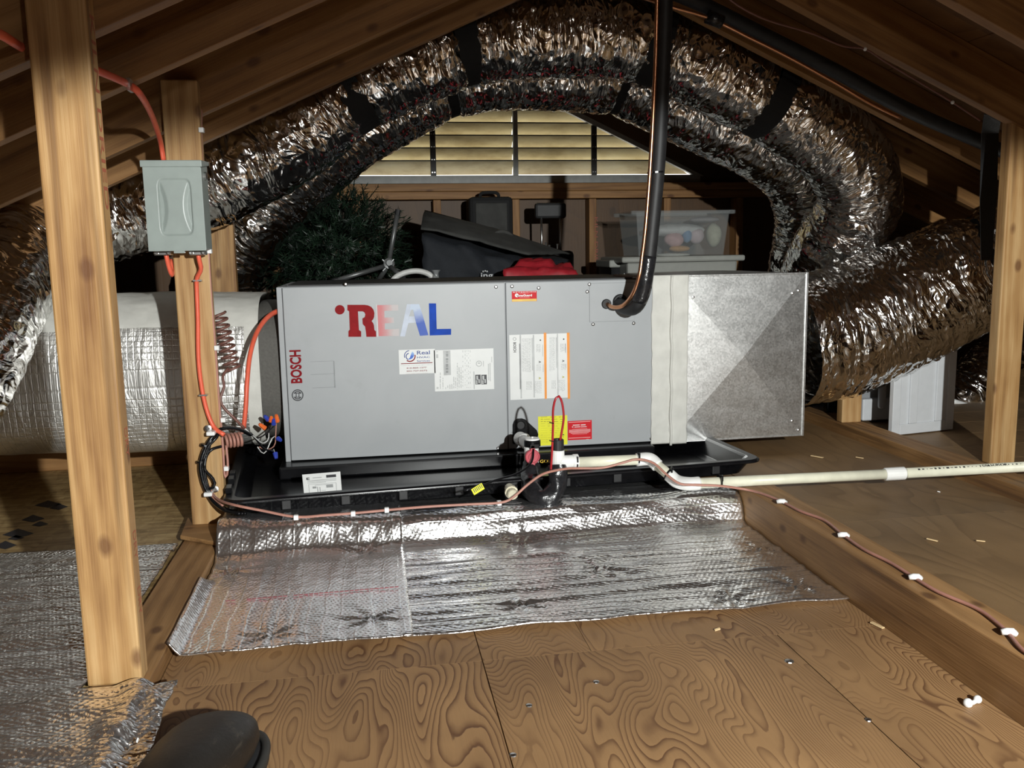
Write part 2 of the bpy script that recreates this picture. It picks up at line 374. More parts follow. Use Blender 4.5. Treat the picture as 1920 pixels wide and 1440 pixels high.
def text_mesh(body, bold=0.0, spacing=1.0):
    cu = bpy.data.curves.new('t', 'FONT'); cu.body = body; cu.offset = bold; cu.space_character = spacing; cu.resolution_u = 3
    ob = bpy.data.objects.new('t', cu); COL.objects.link(ob); bpy.context.view_layer.update()
    me = bpy.data.meshes.new_from_object(ob.evaluated_get(bpy.context.evaluated_depsgraph_get()))
    v = np.array([q.co[:] for q in me.vertices]); f = [tuple(p.vertices) for p in me.polygons]
    bpy.data.objects.remove(ob); bpy.data.curves.remove(cu); bpy.data.meshes.remove(me)
    return v, f
def text(body, o, U, Vv, mat, parent, name='lettering', bold=0.0, spacing=1.0, **k):
    """lettering stretched over the rectangle o, o+U, o+V"""
    v, f = text_mesh(body, bold, spacing); lo = v.min(0); hi = v.max(0)
    a = (v[:, 0]-lo[0])/(hi[0]-lo[0]); b = (v[:, 1]-lo[1])/(hi[1]-lo[1])
    P = np.array(o)+a[:, None]*np.array(U)+b[:, None]*np.array(Vv)
    return mesh(name, P, f, mat, parent, **k)
def text_px(body, x0, y0, x1, y1, Y, mat, parent, rot=0, **k):
    a = at(x0, y1, Y=Y); b = at(x1, y0, Y=Y); X0, Z0, X1, Z1 = a[0], a[2], b[0], b[2]
    if rot == 0: return text(body, (X0, Y, Z0), (X1-X0, 0, 0), (0, 0, Z1-Z0), mat, parent, **k)
    if rot == 90: return text(body, (X1, Y, Z0), (0, 0, Z1-Z0), (X0-X1, 0, 0), mat, parent, **k)
    return text(body, (X0, Y, Z1), (0, 0, Z0-Z1), (X1-X0, 0, 0), mat, parent, **k)
def poly_px(pts, Y, mat, parent, name='print', **k):
    P = [at(x, y, Y=Y) for x, y in pts]
    A = sum(P[i][0]*P[(i+1) % len(P)][2]-P[(i+1) % len(P)][0]*P[i][2] for i in range(len(P)))
    if A < 0: P = P[::-1]
    return mesh(name, P, [tuple(range(len(P)))], mat, parent, **k)
def arc_pts(cx, cy, r0, r1, a0, a1, n=24):
    t = np.radians(np.linspace(a0, a1, n))
    return [(cx+r1*math.cos(q), cy-r1*math.sin(q)) for q in t]+[(cx+r0*math.cos(q), cy-r0*math.sin(q)) for q in t[::-1]]
def rect_px(x0, y0, x1, y1, Y, mat, parent, name='sticker', th=0.0006, bevel=0, **k):
    a = at(x0, y1, Y=Y); b = at(x1, y0, Y=Y); return MB().box(a[0], b[0], Y-th, Y, a[2], b[2]).build(name, mat, parent, bevel=bevel, **k)
def bars_px(rects, Y, mat, parent, name='print_lines', **k):
    m = MB()
    for x0, y0, x1, y1 in rects:
        a = at(x0, y1, Y=Y); b = at(x1, y0, Y=Y); m.box(a[0], b[0], Y-0.0002, Y, a[2], b[2])
    return m.build(name, mat, parent, kind='stuff', **k)

# =================================================================== SETTING
XR, ZRB, SL, RD = 0.751, 1.646, 0.45, 0.1535     # ridge x, underside of rafters at ridge, slope, rafter depth (vertical)
ZRS = ZRB+RD
GY = 4.60                                       # gable wall
YB = -2.2                                       # wall behind the photographer
def zb(x): return ZRB-SL*abs(x-XR)
def zs(x): return ZRS-SL*abs(x-XR)
XL, XRR = XR-ZRS/SL-0.05, XR+ZRS/SL+0.05

# roof sheathing: 1.2 m wide plywood rows
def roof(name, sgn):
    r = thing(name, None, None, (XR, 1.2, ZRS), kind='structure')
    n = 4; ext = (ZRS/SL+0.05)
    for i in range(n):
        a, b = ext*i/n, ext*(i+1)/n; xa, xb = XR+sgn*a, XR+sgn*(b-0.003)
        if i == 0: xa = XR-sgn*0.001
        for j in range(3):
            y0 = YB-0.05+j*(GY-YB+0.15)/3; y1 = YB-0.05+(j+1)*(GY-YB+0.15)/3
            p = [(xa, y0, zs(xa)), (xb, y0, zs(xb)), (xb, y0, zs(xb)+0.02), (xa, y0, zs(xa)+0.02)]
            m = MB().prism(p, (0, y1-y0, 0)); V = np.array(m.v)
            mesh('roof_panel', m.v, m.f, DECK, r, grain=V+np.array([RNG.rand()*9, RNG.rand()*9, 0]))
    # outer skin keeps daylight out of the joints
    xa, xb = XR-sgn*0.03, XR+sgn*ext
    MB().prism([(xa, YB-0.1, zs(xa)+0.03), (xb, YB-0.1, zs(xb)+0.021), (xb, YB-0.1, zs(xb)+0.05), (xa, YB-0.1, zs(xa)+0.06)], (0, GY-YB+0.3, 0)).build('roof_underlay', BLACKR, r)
roof('ceiling_left', -1); roof('ceiling_right', 1)

# floors
flr = thing('floor', None, None, (0.3, 1.4, 0), kind='structure')
for x0, x1, y0, y1, o in ((-0.40, 0.1845, YB, 1.5738, (0, 0, 0)), (0.1865, 0.7735, YB, 1.5738, (3.3, 1.1, 0)), (0.7755, 1.0, YB, 1.5738, (7.7, 2.0, 0)),
                          (-0.40, 0.1845, 1.5744, 2.30, (1.6, 5.2, 0)), (0.1865, 0.3955, 1.5744, 2.30, (4.9, 7.3, 0)), (0.3965, 1.0, 1.5744, 2.30, (9.1, 6.0, 0))):
    sheet('plywood_sheet', x0, x1, y0, y1, -0.018, 0.0, PLY, flr, off=o, bevel=0)
sheet('platform_deck', -0.398, 1.0905, 2.305, 3.40, 0.0, 0.066, PLY2, flr)
sheet('platform_deck', -0.398, 1.0905, 3.402, GY, 0.024, 0.066, PLY2, flr)
MB().box(-3.4, 4.9, YB-0.1, GY+0.1, -0.09, -0.03).build('subfloor', BLACKR, flr)
flr_r = thing('floor_right', None, None, (2.2, 2.2, 0.07), kind='structure')
for x0, x1, y0, y1 in ((1.092, 1.715, YB, 2.0220), (1.092, 1.715, 2.0226, 3.25), (1.092, 1.715, 3.2506, GY)):
    sheet('plywood_sheet', x0, x1, y0, y1, 0.05, 0.068, PLY2, flr_r, bevel=0)
yy = YB
for k, yy in enumerate(np.arange(YB, GY, 0.19)):
    x = 1.812
    sheet('floor_plank', x, 4.7, yy, yy+0.188, 0.05, 0.068, PLY2, flr_r, bevel=0)
flr_l = thing('floor_left', None, None, (-1.2, 2.8, 0.02), kind='structure')
sheet('osb_sheet', -2.4, -0.506, 1.0, 3.4, 0.0, 0.022, OSB, flr_l)
sheet('osb_sheet', -3.3, -2.403, 1.0, 3.4, 0.0, 0.022, OSB, flr_l)
sheet('osb_sheet', -3.3, -0.40, 3.403, GY, 0.0, 0.022, OSB, flr_l)
# stencilled black diamonds printed on the OSB
dm = MB()
for cx, cy, w, h in ((34, 1000, 30, 9), (10, 1022, 22, 8), (62, 972, 22, 7), (90, 945, 26, 7), (30, 1008, 16, 5), (110, 950, 18, 6), (75, 982, 16, 5)):
    q = [at(cx-w, cy+3, Z=0.0228), at(cx, cy+h, Z=0.0228), at(cx+w, cy, Z=0.0228), at(cx, cy-h, Z=0.0228)]
    dm.add(q, [(0, 1, 2, 3)])
dm.build('stamped_diamonds', INKB, flr_l, kind='stuff')

# gable wall with the louvred vent
SILL = 1.145; AX, AZ = 0.775, 1.60; OL, OR = AX-0.975, AX+0.975
wall = thing('wall_back', None, None, (XR, GY, 0), kind='structure')
def wallpoly(p, nm='sheathing_board'):
    m = MB().prism([(x, GY, z) for x, z in p], (0, 0.03, 0)); V = np.array(m.v)
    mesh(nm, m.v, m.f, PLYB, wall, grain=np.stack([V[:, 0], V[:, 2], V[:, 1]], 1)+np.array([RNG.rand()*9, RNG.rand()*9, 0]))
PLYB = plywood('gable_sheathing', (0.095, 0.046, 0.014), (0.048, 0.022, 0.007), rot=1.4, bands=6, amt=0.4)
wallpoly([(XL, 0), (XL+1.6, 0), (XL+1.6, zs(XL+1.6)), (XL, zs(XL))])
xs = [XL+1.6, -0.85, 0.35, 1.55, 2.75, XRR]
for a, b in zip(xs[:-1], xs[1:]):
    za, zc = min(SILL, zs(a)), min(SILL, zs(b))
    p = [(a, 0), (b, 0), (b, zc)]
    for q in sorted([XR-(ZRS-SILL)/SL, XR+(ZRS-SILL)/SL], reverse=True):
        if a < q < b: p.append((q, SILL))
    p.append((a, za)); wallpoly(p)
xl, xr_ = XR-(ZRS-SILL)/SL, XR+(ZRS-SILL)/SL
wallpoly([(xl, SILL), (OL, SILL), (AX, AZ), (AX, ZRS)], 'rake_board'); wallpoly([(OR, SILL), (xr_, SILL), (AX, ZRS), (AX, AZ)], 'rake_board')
for k in range(-5, 7):
    x = 0.757+0.398*k; t = min(zb(x)-0.02, 1.024)
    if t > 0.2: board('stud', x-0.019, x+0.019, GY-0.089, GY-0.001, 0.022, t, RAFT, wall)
board('header_plate', -0.75, 2.25, GY-0.095, GY-0.001, 1.026, 1.064, RAFT, wall); board('header_plate', -0.70, 2.20, GY-0.095, GY-0.001, 1.065, 1.103, RAFT, wall)
text('KILN DRIED', (1.164, GY-0.0905, 0.93), (0, 0, -0.26), (0.016, 0, 0), plain('faded_red_stamp', (0.30, 0.07, 0.04), 0.6), wall, name='stamp', kind='stuff')

def slatmat():
    n = NT('translucent_vent_vinyl'); c = n.obj(); f = n.noise(n.scale(c, (9, 9, 30)), 1.0, 5, 0.65); g = n.noise(c, 3.0, 3)
    col = n.ramp(n.math('ADD', n.math('MULTIPLY', f, 0.6), n.math('MULTIPLY', g, 0.4)), [(0.30, (0.55, 0.47, 0.30)), (0.5, (0.76, 0.70, 0.52)), (0.7, (0.84, 0.80, 0.64))])
    d = n.node('BsdfDiffuse'); t = n.node('BsdfTranslucent'); m = n.node('MixShader'); n.link(col, d.inputs[0]); n.link(col, t.inputs[0])
    m.inputs[0].default_value = 0.22; n.link(d.outputs[0], m.inputs[1]); n.link(t.outputs[0], m.inputs[2]); n.link(m.outputs[0], n.out.inputs[0])
    return n.m
SLAT = slatmat(); VENTG = plain('vent_frame_grey', (0.33, 0.34, 0.33), 0.5, var=0.1); DARKM = plain('dark_vent_metal', (0.035, 0.033, 0.03), 0.5)
vent = thing('window_1', None, None, (AX, GY, SILL), kind='structure')
pitch = 0.0625
for k in range(7):
    z0 = SILL+0.012+k*pitch; 
    def half(z): return max(0.0, (AZ-z)/(AZ-SILL)*(AX-OL)-0.006)
    a, b = half(z0+0.003), half(z0+pitch*1.02)
    if a < 0.03: continue
    for sgn in (-1, 1):
        e = 0.012; b2 = max(b, e+0.004)
        p = [(AX+sgn*e, GY+0.055, z0), (AX+sgn*a, GY+0.055, z0), (AX+sgn*b2, GY+0.012, z0+pitch*1.06), (AX+sgn*e, GY+0.012, z0+pitch*1.06)]
        MB().prism(p, (0, 0.003, 0.003)).build('louvre_slat', SLAT, vent)
        MB().prism([(AX+sgn*e, GY+0.008, z0+pitch*1.03), (AX+sgn*b2, GY+0.008, z0+pitch*1.03), (AX+sgn*b2, GY+0.008, z0+pitch*1.12), (AX+sgn*e, GY+0.008, z0+pitch*1.12)], (0, 0.006, 0)).build('slat_lip', DARKM, vent)
MB().box(AX-0.012, AX+0.012, GY-0.004, GY+0.03, SILL-0.04, AZ-0.02).build('mullion', VENTG, vent, bevel=0.002)
for bx, col in ((0.353, DARKM), (1.185, DARKM)):
    top = SILL+(AZ-SILL)*(1-abs(bx-AX)/(AX-OL))-0.01
    br = MB().box(bx-0.014, bx+0.014, GY-0.006, GY+0.006, SILL-0.01, top).build('bracket', col, vent)
    h = MB()
    for zz in np.arange(SILL+0.02, top-0.01, 0.0625):
        for dx in (-0.006, 0.006): h.cyl((bx+dx, GY-0.0075, zz), (bx+dx, GY-0.006, zz), 0.003, 8)
    h.build('bracket_rivets', STEEL, br, kind='stuff')
MB().box(OL-0.01, OR+0.01, GY-0.012, GY+0.02, SILL-0.036, SILL+0.004).build('window_sill', VENTG, vent, bevel=0.003)
for sgn in (-1, 1):
    MB().prism([(AX, GY-0.01, AZ+0.02), (AX+sgn*(0.975+0.03), GY-0.01, SILL-0.004), (AX+sgn*(0.975-0.012), GY-0.01, SILL-0.004), (AX, GY-0.01, AZ-0.012)], (0, 0.03, 0)).build('side_frame', VENTG, vent)

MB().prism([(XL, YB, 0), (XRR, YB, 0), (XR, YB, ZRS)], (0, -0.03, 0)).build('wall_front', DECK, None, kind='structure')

# =================================================================== TIMBER
def rafter(y, sgn, label, xe):
    x0 = XR-sgn*0.0+sgn*0.016; x1 = xe
    p = [(x0, y, zb(x0)), (x1, y, zb(x1)), (x1, y, zs(x1)-0.001), (x0, y, zs(x0)-0.001)]
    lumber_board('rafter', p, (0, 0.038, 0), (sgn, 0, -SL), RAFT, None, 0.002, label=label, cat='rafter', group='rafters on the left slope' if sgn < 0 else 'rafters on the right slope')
for y, l in ((1.580, 'topmost left rafter, its lower edge cut off by the upper picture edge'), (1.935, 'left rafter carrying the orange cable staple, in front of the short post'),
             (2.469, 'left rafter that the post with the grey switch box is nailed to'), (2.835, 'dark left rafter right behind the switch box post, just above the foil duct'),
             (3.285, 'shadowed left rafter hidden between the two overhead foil ducts')):
    rafter(y, -1, l, -2.9)
for y, l in ((2.062, 'right rafter in the top right corner, nearest the camera'), (2.469, 'lit right rafter with thin cable running along its lower edge'),
             (2.875, 'dark right rafter behind the insulated copper line'), (3.285, 'shadowed right rafter between the two foil ducts'), (3.69, 'farthest dark right rafter above the foil elbow')):
    rafter(y, 1, l, 4.4)
board('ridge_board', XR-0.016, XR+0.016, YB, GY, ZRB+0.0, ZRS+0.02, RAFT, None, label='dark ridge board running along the roof peak', cat='ridge board')

def post(x0, x1, y0, y1, z0, z1, label, **k):
    return board('post', x0, x1, y0, y1, z0, z1, WOOD, None, 0.004, label=label, cat='post', **k)
p1 = post(-0.500, -0.411, 1.530, 1.575, 0.037, zb(-0.455)+0.10, 'tall wooden post in the left foreground with red grade stamps')
text('KILN DRIED', (-0.4105, 1.545, 1.14), (0, 0, -0.30), (0, 0.022, 0), plain('red_stamp_ink', (0.36, 0.10, 0.05), 0.7), p1, name='stamp', kind='stuff')
for zz in (0.48, 0.30, 0.20): text('DRY', (-0.4105, 1.548, zz), (0, 0, -0.05), (0, 0.018, 0), bpy.data.materials['red_stamp_ink'], p1, name='stamp', kind='stuff')
p2 = post(-0.492, -0.403, 2.430, 2.468, 0.037, 1.205, 'wooden post carrying the grey switch box and cables')
post(-0.535, -0.450, 3.245, 3.284, 0.022, 0.95, 'wooden post behind the white taped return duct, half in shadow')
post(1.925, 2.012, 2.478, 2.520, 0.068, zb(1.97)+0.05, 'wooden post on the right with the black hanger strap beside it')
post(1.722, 1.800, 3.02, 3.06, 0.110, 0.37, 'short visible post stub under the big foil duct on the right')
board('floor_beam', -0.497, -0.402, YB, 3.35, -0.028, 0.035, JOIST, None, label='flat wooden beam on the floor under the two left posts', cat='beam')
board('floor_joist', 1.001, 1.091, 1.115, 2.300, -0.028, 0.110, JOIST, None, label='long raised joist with cable clips at right of the foil sheet', cat='joist')
board('floor_joist', 1.001, 1.091, YB, 1.112, -0.028, 0.106, JOIST, None, label='joist end butted in the lower right corner of the floor', cat='joist')
board('floor_joist', 1.717, 1.810, YB, GY, 0.0, 0.110, JOIST, None, label='joist crossing the right floor below the short post stub', cat='joist')
lumber_board('wood_shim', [at(338, 1012, Z=0.037), at(412, 1026, Z=0.037), at(424, 985, Z=0.037), at(352, 978, Z=0.037)], (0, 0, 0.012), (1, 0.1, 0), JOIST, None, label='rough grey wood shim at the foot of the switch box post', cat='shim')
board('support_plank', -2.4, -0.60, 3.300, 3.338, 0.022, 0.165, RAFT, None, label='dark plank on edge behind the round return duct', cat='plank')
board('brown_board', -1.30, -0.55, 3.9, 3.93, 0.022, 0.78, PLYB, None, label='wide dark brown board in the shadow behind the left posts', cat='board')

# =================================================================== FOIL ON THE FLOOR
def foil(name, label, xr, prof, mat, axis, seed, amp=0.0022, step=0.007, puckers=(), parent=None, edge=None, thick=0.0032, lines=38.0):
    """foil sheet over the x range, profile list of (y, z)"""
    P = np.array(prof, float); L = np.r_[0, np.cumsum(np.linalg.norm(np.diff(P, axis=0), axis=1))]
    ns = int(L[-1]/step)+1; s = np.linspace(0, L[-1], ns); y = np.interp(s, L, P[:, 0]); z = np.interp(s, L, P[:, 1])
    k = max(1, int(0.012/step)); ker = np.ones(2*k+1)/(2*k+1)
    y = np.convolve(np.pad(y, k, 'edge'), ker, 'valid'); z = np.convolve(np.pad(z, k, 'edge'), ker, 'valid')
    nx = int((xr[1]-xr[0])/step)+1; x = np.linspace(xr[0], xr[1], nx); X, SS = np.meshgrid(x, s)
    Y = np.repeat(y[:, None], nx, 1); Z = np.repeat(z[:, None], nx, 1)
    ty = np.gradient(y, s); tz = np.gradient(z, s); NY = np.repeat(-tz[:, None], nx, 1); NZ = np.repeat(ty[:, None], nx, 1)
    a, b = (X, SS) if axis == 'x' else (SS, X)
    wob = fbm(a*3, b*6, seed)*1.2
    d = amp*(1.4*ridge(a*2.2, b*lines+wob, seed+3)+0.9*ridge(a*5, b*lines*1.9, seed+5)+1.6*fbm(X*9, SS*9, seed+9)-1.2)
    d += amp*1.8*(fbm(X*3.1, SS*3.7, seed+21)-0.45)
    if axis == 'x': d += 3.2*amp*(fbm(X*1.3+0.6*SS, SS*15+0.8*X, seed+51, 2)-0.4)*np.clip(SS/0.06, 0, 1)
    for px_, ps, pr in puckers:
        dx, dy = X-px_, SS-ps; r = np.hypot(dx, dy); t = np.arctan2(dy, dx)
        d += np.exp(-(r/pr)**2)*(0.0035*np.sin(t*7+seed)-0.004)
    Y2, Z2 = Y+NY*d, Z+NZ*d
    if edge is not None: X, Y2, Z2 = edge(X, SS, Y2, Z2, L[-1])
    V = np.stack([X.ravel(), Y2.ravel(), Z2.ravel()], 1)
    f = [(i*nx+j, i*nx+j+1, (i+1)*nx+j+1, (i+1)*nx+j) for i in range(ns-1) for j in range(nx-1)]
    return mesh(name, V, f, mat, parent, smooth=True, uv=np.stack([X.ravel(), SS.ravel()], 1), label=label, cat='foil insulation', solid=thick, org=(float(np.mean(xr)), float(y[0]), 0.0), group='bubble foil sheets')
T0 = 0.010
def wavy_front(X, Sx, Y, Z, L):
    lip = np.clip((Sx-0.50)/0.08, 0, 1)*np.clip((0.72-Sx)/0.06, 0, 1); q = fbm(X*6, Sx*10, 41)-0.45
    Y = Y-lip*0.030*q; Z = Z+lip*0.022*(fbm(X*8, Sx*12, 43)-0.45)+np.clip(-0.378-X, 0, 1)*1.3*np.clip((0.40-Sx)/0.05, 0, 1)
    w = np.clip(1-Sx/0.08, 0, 1); return X+0.008*(fbm(X*9, Sx*9, 3)-0.4), Y+w*0.022*(fbm(X*7, X*0+2, 5)-0.45), Z
foil('foil_sheet', 'bright bubble foil sheet on the floor in front of the drain pan', (0.045, 0.996), [(1.688, T0), (2.215, T0+0.002), (2.242, 0.018), (2.268, 0.078), (2.292, 0.086), (2.36, 0.080), (2.50, 0.072)], FOILX, 'x', 3,
     puckers=((0.30, 0.11, 0.06), (0.52, 0.28, 0.07), (0.75, 0.06, 0.05), (0.93, 0.10, 0.06), (0.37, 0.52, 0.06), (0.95, 0.34, 0.05)), edge=wavy_front, amp=0.0036, lines=30.0)
foil('foil_sheet', 'lapped foil piece with lengthwise ribs and a red printed line', (-0.398, 0.062), [(1.672, T0+0.008), (2.185, T0+0.010), (2.216, 0.030), (2.245, 0.086), (2.272, 0.096), (2.36, 0.088), (2.48, 0.083)], FOILY, 'y', 8,
     puckers=((-0.02, 0.10, 0.06), (-0.22, 0.06, 0.05), (-0.03, 0.52, 0.05), (-0.35, 0.45, 0.06)), edge=wavy_front, lines=30.0)
fo = bpy.data.objects['foil_sheet.001']
rl = MB()
for k, x in enumerate(np.arange(-0.33, 0.05, 0.011)):
    if vnoise(x*40, 1.0, 4) > 0.25: rl.box(x, x+0.009, 1.913+0.02*(x+0.33), 1.918+0.02*(x+0.33), T0+0.0145, T0+0.0151)
rl.build('printed_line', plain('faded_red_ink', (0.42, 0.12, 0.14), 0.5), fo, kind='stuff')
foil('foil_sheet', 'dull grey foil sheet covering the floor left of the tall post', (-1.70, -0.508), [(1.0, 0.034), (1.7, 0.036), (2.325, 0.033)], FOILG, 'x', 15, amp=0.0042, lines=24.0, step=0.008)
def roll_edge(X, Sx, Y, Z, L):
    w = np.clip((X+0.452)/0.07, 0, 1); c = fbm(X*18, Sx*14, 31); 
    return X+w*0.020*(fbm(Sx*9, X*4, 33)-0.5)-0.10*(Sx<-1), Y, Z+w*(0.022*np.sin(w*PI)+0.060*(c-0.40))
foil('foil_sheet', 'crumpled foil strip folded over the beam at the lower left', (-0.640, -0.345), [(0.95, 0.046), (1.25, 0.046), (1.512, 0.046)], FOILG, 'x', 23, amp=0.004, lines=24.0, step=0.006, edge=roll_edge)

# =================================================================== AIR HANDLER
YF = 2.766
AX0, AX1, AZ0, AZ1 = -0.270, 0.905, 0.1335, 0.669
ah = thing('air_handler', 'long grey horizontal air handler cabinet with spray-painted red and blue letters', 'air handler', (0.32, 3.0, AZ0))
MB().box(AX0, AX1, YF+0.006, 3.30, AZ0, AZ1).build('cabinet', GREY, ah, bevel=0.003)
MB().box(AX0+0.03, AX1-0.02, YF+0.02, 3.28, AZ1, AZ1+0.004).build('top_gasket', BLACKR, ah)
MB().box(AX0, AX0+0.0155, YF-0.001, YF+0.012, AZ0-0.002, AZ1-0.001).build('side_flange', GREY, ah, bevel=0.0015)
pl = MB().box(AX0+0.0175, 0.4235, YF-0.004, YF+0.006, AZ0+0.002, AZ1-0.002).build('blower_panel', GREY, ah, bevel=0.002)
pr = MB().box(0.4265, AX1, YF-0.003, YF+0.006, AZ0+0.003, AZ1-0.002).build('coil_panel', GREY, ah, bevel=0.002)
YP = YF-0.0042; YQ = YF-0.0032
for x, y in ((1105, 533), (1191, 535), (1225, 527), (960, 537), (930, 538), (934, 840), (1010, 540), (1101, 547), (1112, 608), (1188, 606), (1221, 822), (648, 533)):
    q = at(x, y, Y=YP); MB().lathe(q, (0, -1, 0), [(0, 0.0055), (0.0015, 0.0055), (0.003, 0.003), (0.0032, 0)], 10).build('screw', STEEL, ah)
# knock-out rectangles pressed into the blower panel
kn = MB()
for x0, y0, x1, y1 in ((582, 677, 626, 678), (583, 701, 627, 702), (586, 726, 628, 727), (626, 677, 627, 702), (627, 702, 628, 727)):
    a, b = at(x0, y1, Y=YP), at(x1, y0, Y=YP); kn.box(a[0], b[0], YP-0.0004, YP, a[2], b[2])
kn.build('knockout_line', plain('grey_paint_groove', (0.24, 0.255, 0.26), 0.5), pl, kind='stuff')
# REAL stencil
def Rp(x, y): return (615+x/7.837, 555+y/7.837)
YT = YP-0.0006
STRED = plain('stencil_red_paint', (0.255, 0.006, 0.009), 0.6, var=0.12, sc=60, Specular_IOR_Level=0.15)
def fade(name, a, b, p0=0.0, p1=1.0, axis=0):
    n = NT(name); x = n.node('SeparateXYZ'); n.link(n.gen(), x.inputs[0]); f = n.math('ADD', x.outputs[axis], n.math('MULTIPLY', n.math('SUBTRACT', n.noise(n.obj(), 60, 3), 0.5), 0.25))
    n.set(Base_Color=n.ramp(f, [(p0, a), (p1, b)]), Roughness=0.5); return n.m
poly_px([Rp(173+72*math.cos(t), 202+70*math.sin(t)) for t in np.linspace(0, 2*PI, 28, endpoint=False)], YT, STRED, pl, 'stencil_dot')
poly_px([Rp(*p) for p in ((285,130),(540,130),(590,138),(635,160),(668,200),(682,250),(678,310),(662,345),(640,368),(662,395),(675,430),(682,500),(705,518),(708,600),(565,600),(556,520),(545,450),(510,412),(505,330),(538,312),(549,272),(535,240),(510,226),(440,226),(455,500),(487,520),(487,600),(300,600),(300,515),(320,495),(310,225),(285,210))], YT, STRED, pl, 'stencil_letter_r')
PKE = fade('stencil_pink_fade', (0.55, 0.155, 0.165), (0.50, 0.455, 0.455), 0.15, 0.75)
poly_px([Rp(*p) for p in ((722,135),(1030,128),(1035,215),(828,218),(830,318),(965,316),(970,395),(835,402),(836,492),(1045,482),(1045,588),(745,590))], YT, PKE, pl, 'stencil_letter_e')
poly_px([Rp(*p) for p in ((708,125),(718,125),(740,600),(722,600))], YT, plain('overspray_white', (0.62, 0.58, 0.58), 0.5), pl, 'stencil_edge')
PALE = plain('stencil_pale_blue', (0.49, 0.54, 0.64), 0.5, var=0.12, sc=25)
poly_px([Rp(*p) for p in ((1160,120),(1250,120),(1190,300),(1180,400),(1130,595),(1060,592))], YT, PALE, pl, 'stencil_letter_a')
poly_px([Rp(*p) for p in ((1195,298),(1270,300),(1292,390),(1178,398))], YT-0.0001, PALE, pl, 'stencil_letter_a')
poly_px([Rp(*p) for p in ((1215,120),(1340,120),(1385,260),(1475,575),(1352,585),(1292,390),(1250,200),(1205,205))], YT-0.0002, fade('stencil_blue_fade', (0.015, 0.075, 0.42), (0.47, 0.55, 0.68), 0.42, 0.85, 2), pl, 'stencil_letter_a')
poly_px([Rp(*p) for p in ((1483,108),(1588,108),(1598,485),(1810,482),(1808,570),(1495,580))], YT, BLUE, pl, 'stencil_letter_l')
# maker's name and roundel
text_px('BOSCH', 545.5, 656, 564, 719, YT, RED, pl, 90, bold=0.035, name='brand_lettering')
cx, cy = 558.0, 741.0
poly_px(arc_pts(cx, cy, 9.0, 11.0, 0, 359.9, 40), YT, INKB, pl, 'brand_roundel')
for pts in (arc_pts(cx, cy, 6.0, 7.8, 28, 152), arc_pts(cx, cy, 6.0, 7.8, 208, 332), [(cx-6.6, cy-3.2), (cx+6.6, cy-3.2), (cx+6.6, cy-4.6), (cx-6.6, cy-4.6)], [(cx-6.6, cy+3.2), (cx+6.6, cy+3.2), (cx+6.6, cy+4.6), (cx-6.6, cy+4.6)],
            [(cx-3.4, cy-3.4), (cx-1.9, cy-3.4), (cx-1.9, cy+3.4), (cx-3.4, cy+3.4)], [(cx+1.9, cy-3.4), (cx+3.4, cy-3.4), (cx+3.4, cy+3.4), (cx+1.9, cy+3.4)]):
    poly_px(pts, YT, INKB, pl, 'brand_roundel')
# service company sticker
st = rect_px(749, 654, 815.2, 702, YP, WHITE, pl, 'service_sticker'); YS = YP-0.0009
def Sp(x, y): return (745+x/22.16, 645+y/22.16)
for pts, m in ((arc_pts(*Sp(515, 495), 9.2, 10.7, 95, 200), NAVY), (arc_pts(*Sp(500, 520), 5.2, 7.0, 100, 250), NAVY), (arc_pts(*Sp(520, 505), 8.8, 10.8, 235, 375), RED)):
    poly_px(pts, YS, m, st, 'swirl_logo')
poly_px([Sp(*p) for p in ((640,310),(695,400),(690,500),(620,600),(520,640),(440,640),(520,580),(560,450),(600,340))], YS, fade('logo_blue_fade', (0.03, 0.12, 0.55), (0.35, 0.55, 0.80), 0.35, 1.0, 2), st, 'swirl_logo')
text_px('Real', *Sp(815, 265), *Sp(1350, 445), YS, NAVY, st, bold=0.014); text_px('HVAC', *Sp(820, 500), *Sp(1350, 600), YS, NAVY, st, bold=0.014); text_px('Services', *Sp(815, 650), *Sp(1350, 745), YS, NAVY, st, bold=0.01)
bars_px([(*Sp(150, 788), *Sp(1460, 806))], YS, RED, st)
text_px('heating~cooling~plumbing', *Sp(150, 840), *Sp(1465, 915), YS, INK, st)
text_px('410-860-1277', *Sp(375, 945), *Sp(1215, 1035), YS, RED, st, bold=0.014); text_px('302-727-0272', *Sp(380, 1070), *Sp(1240, 1160), YS, RED, st, bold=0.014)
text_px('www.realhvacservices.com', *Sp(360, 1195), *Sp(1270, 1245), YS, RED, st)
# rating plate
rp = rect_px(815.7, 653, 925, 734, YP, WHITE, pl, 'rating_label')
def Lp(x, y): return (810+x/15.16, 645+y/15.16)
random.seed(3); rr = []
rect_px(*Lp(335, 180), *Lp(520, 890), YS, INKL, rp, 'barcode_block')
bars_px([(*Lp(395, y), *Lp(460, y+h)) for y, h in ((215, 30), (270, 90), (400, 70), (490, 40), (560, 90), (670, 60), (760, 60))], YS-0.0008, INK, rp)
for i, x in enumerate((225, 300, 380, 440, 500, 555, 610, 660, 710, 760, 815)):
    top = (810, 960, 1230, 1180, 1150, 1140, 930, 950, 540, 660, 660)[i]; yy = top
    while yy < 1270:
        h = random.choice((40, 70, 110, 150)); rr.append((*Lp(x, yy), *Lp(x+20, min(1280, yy+h)))); yy += h+22
for x in (870, 935, 985, 1030, 1080):
    yy = 180
    while yy < 1250: h = random.choice((20, 35, 60)); rr.append((*Lp(x, yy), *Lp(x+14, yy+h))); yy += h+random.choice((40, 90))
for x, a, b in ((1188, 780, 1280), (1455, 480, 640), (1600, 560, 1030), (1645, 540, 1060), (1690, 360, 520)): rr.append((*Lp(x, a), *Lp(x+16, b)))
